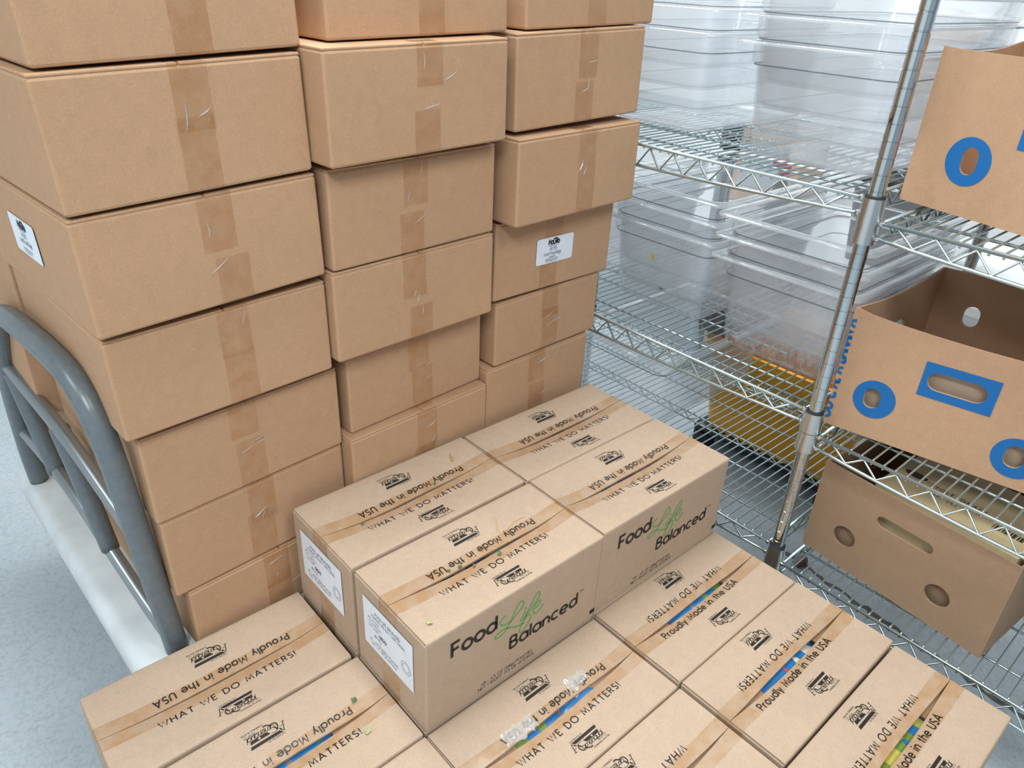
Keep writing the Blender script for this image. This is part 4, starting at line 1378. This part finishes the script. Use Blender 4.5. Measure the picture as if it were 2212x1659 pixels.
mb = MB(); mb.lathe([(.04, 0), (.042, .01), (.042, .13), (.018, .19), (.016, .21)], 16); mb.build('bottle_body', M['black'], re_, smooth=40)
mb = MB(); mb.lathe([(.02, .205), (.022, .25), (.015, .27)], 12); mb.box(-.07, .015, -.012, .012, .245, .27); mb.build('spray_head', M['red'], re_)

# steel pole with a black top, and a dark grey bin, seen through the pans
po = empty('steel_pole', (1.93, .87, FLOOR)); tag(po, 'upright steel pole with a black top behind the clear pans', 'pole')
mb = MB(); mb.lathe([(.06, 0), (.06, .012), (.032, .016), (.030, .80)], 20); mb.build('pole_tube', M['chrome'], po, smooth=40)
mb = MB(); mb.lathe([(.034, .80), (.036, .805), (.036, .93), (.030, .935)], 20); mb.build('pole_sleeve', M['black'], po, smooth=40)
gb = empty('grey_bin', (2.20, .335, .0205)); tag(gb, 'dark grey plastic bin on the white table behind the clear pans', 'bin')
mb = MB(); mb.loft([rrect(.26, .22, .02, 0, 4), rrect(.30, .26, .02, .24, 4), rrect(.32, .28, .02, .245, 4), rrect(.32, .28, .02, .26, 4), rrect(.28, .24, .02, .26, 4), rrect(.24, .20, .02, .01, 4)])
mb.build('bin_body', simple('dark_grey_plastic', (.10, .105, .115), .5), gb, smooth=40)

# the onion on the floor
oe = empty('onion', (1.190, -.030, FLOOR), 0, )
tag(oe, 'small dark reddish brown onion on the floor under the shelf', 'onion')
mb = MB()
prof = [(.0015, 0), (.010, .002), (.017, .009), (.020, .017), (.0185, .026), (.012, .034), (.004, .039), (.0015, .046)]
mb.lathe(prof, 16); mb.build('bulb', M['onion'], oe, smooth=True)
mb = MB(); mb.tube([(0, 0, .044), (.004, .003, .052), (.010, .002, .057)], [.0016, .0012, .0006], 6); mb.build('stem', M['dry'], oe)

# scraps on the carton tops
def on_top(key, u, v, lift=.0012):
    e, sg = C[key]
    p = Matrix.Translation(e.location) @ Matrix.Rotation(e.rotation_euler.z, 4, 'Z') @ Vector((u, v, sg.z(u, v) + lift))
    return p


def world_top(key, x, y):
    """place by world position on the top of a carton"""
    e, sg = C[key]
    l = (Matrix.Translation(e.location) @ Matrix.Rotation(e.rotation_euler.z, 4, 'Z')).inverted() @ Vector((x, y, 0))
    return Vector((x, y, e.location.z + sg.z(l.x, l.y) + .0014))


for key, x, y_, w, h, m, lab, sd in (('B2', .210, .079, .011, .010, 'leaf', 'green leaf bit on the raised front carton near the last letters of the slogan', 1), ('B2', .141, .096, .009, .008, 'leaf', 'green leaf bit on the seam at the middle of the raised front carton', 2),
                                     ('B2', .121, .099, .009, .007, 'leaf', 'small green leaf bit left of the seam middle on the raised front carton', 3), ('B2', .160, .084, .009, .006, 'leaf', 'flat green leaf bit below the seam of the raised front carton', 4),
                                     ('B2', .029, .024, .009, .010, 'leaf_pale', 'pale yellow green leaf bit near the front corner of the raised front carton', 5), ('B1', .076, .283, .008, .008, 'leaf', 'green leaf bit at the left end of the raised back carton seam', 6),
                                     ('B1', .240, .298, .008, .008, 'leaf', 'green leaf bit on the seam of the raised back carton', 7), ('L2', -.052, .118, .013, .012, 'leaf', 'dark green leaf scrap on the low carton at lower left', 8),
                                     ('L2', -.065, .056, .014, .012, 'leaf_pale', 'pale leaf scrap near the right end of the low carton at lower left', 9)):
    p = world_top(key, x, y_)
    scrap('leaf_scrap', p.x, p.y, p.z, w, h, M[m], lab, 'leaf scrap', 'z', sd, 'leaf scraps on the cartons')
for pts, lab in (([(.262, .152), (.252, .135), (.246, .128), (.243, .118)], 'short orange fibre on the raised front carton'), ([(.305, .122), (.285, .123), (.272, .120), (.258, .116), (.247, .113)], 'long orange fibre on the raised front carton'),
                 ([(.245, .092), (.235, .100), (.225, .098), (.210, .104)], 'tangled orange fibre over the printed slogan of the raised front carton')):
    mb = MB(); mb.tube(smooth_path([tuple(world_top('B2', *p)) for p in pts], 4), .00045, 5); o = mb.build('fibre', M['fibre'])
    tag(o, lab, 'fibre', 'orange fibres on the carton')
mb = MB(); mb.tube([tuple(world_top('B1', *p)) for p in ((.316, .352), (.312, .345), (.310, .338), (.306, .330))], [.0005, .0012, .003, .002], 7); o = mb.build('garlic_husk', M['dry']); tag(o, 'small dry stem husk on the raised back carton', 'husk')
mb = MB()
mb.tube(smooth_path([(.612, .390, .713), (.630, .382, .690), (.628, .380, .665), (.618, .384, .645), (.606, .390, .632)], 4), .0006, 5)
o = mb.build('straw', M['fibre']); tag(o, 'thin curved straw stuck to a carton in the right column', 'straw')
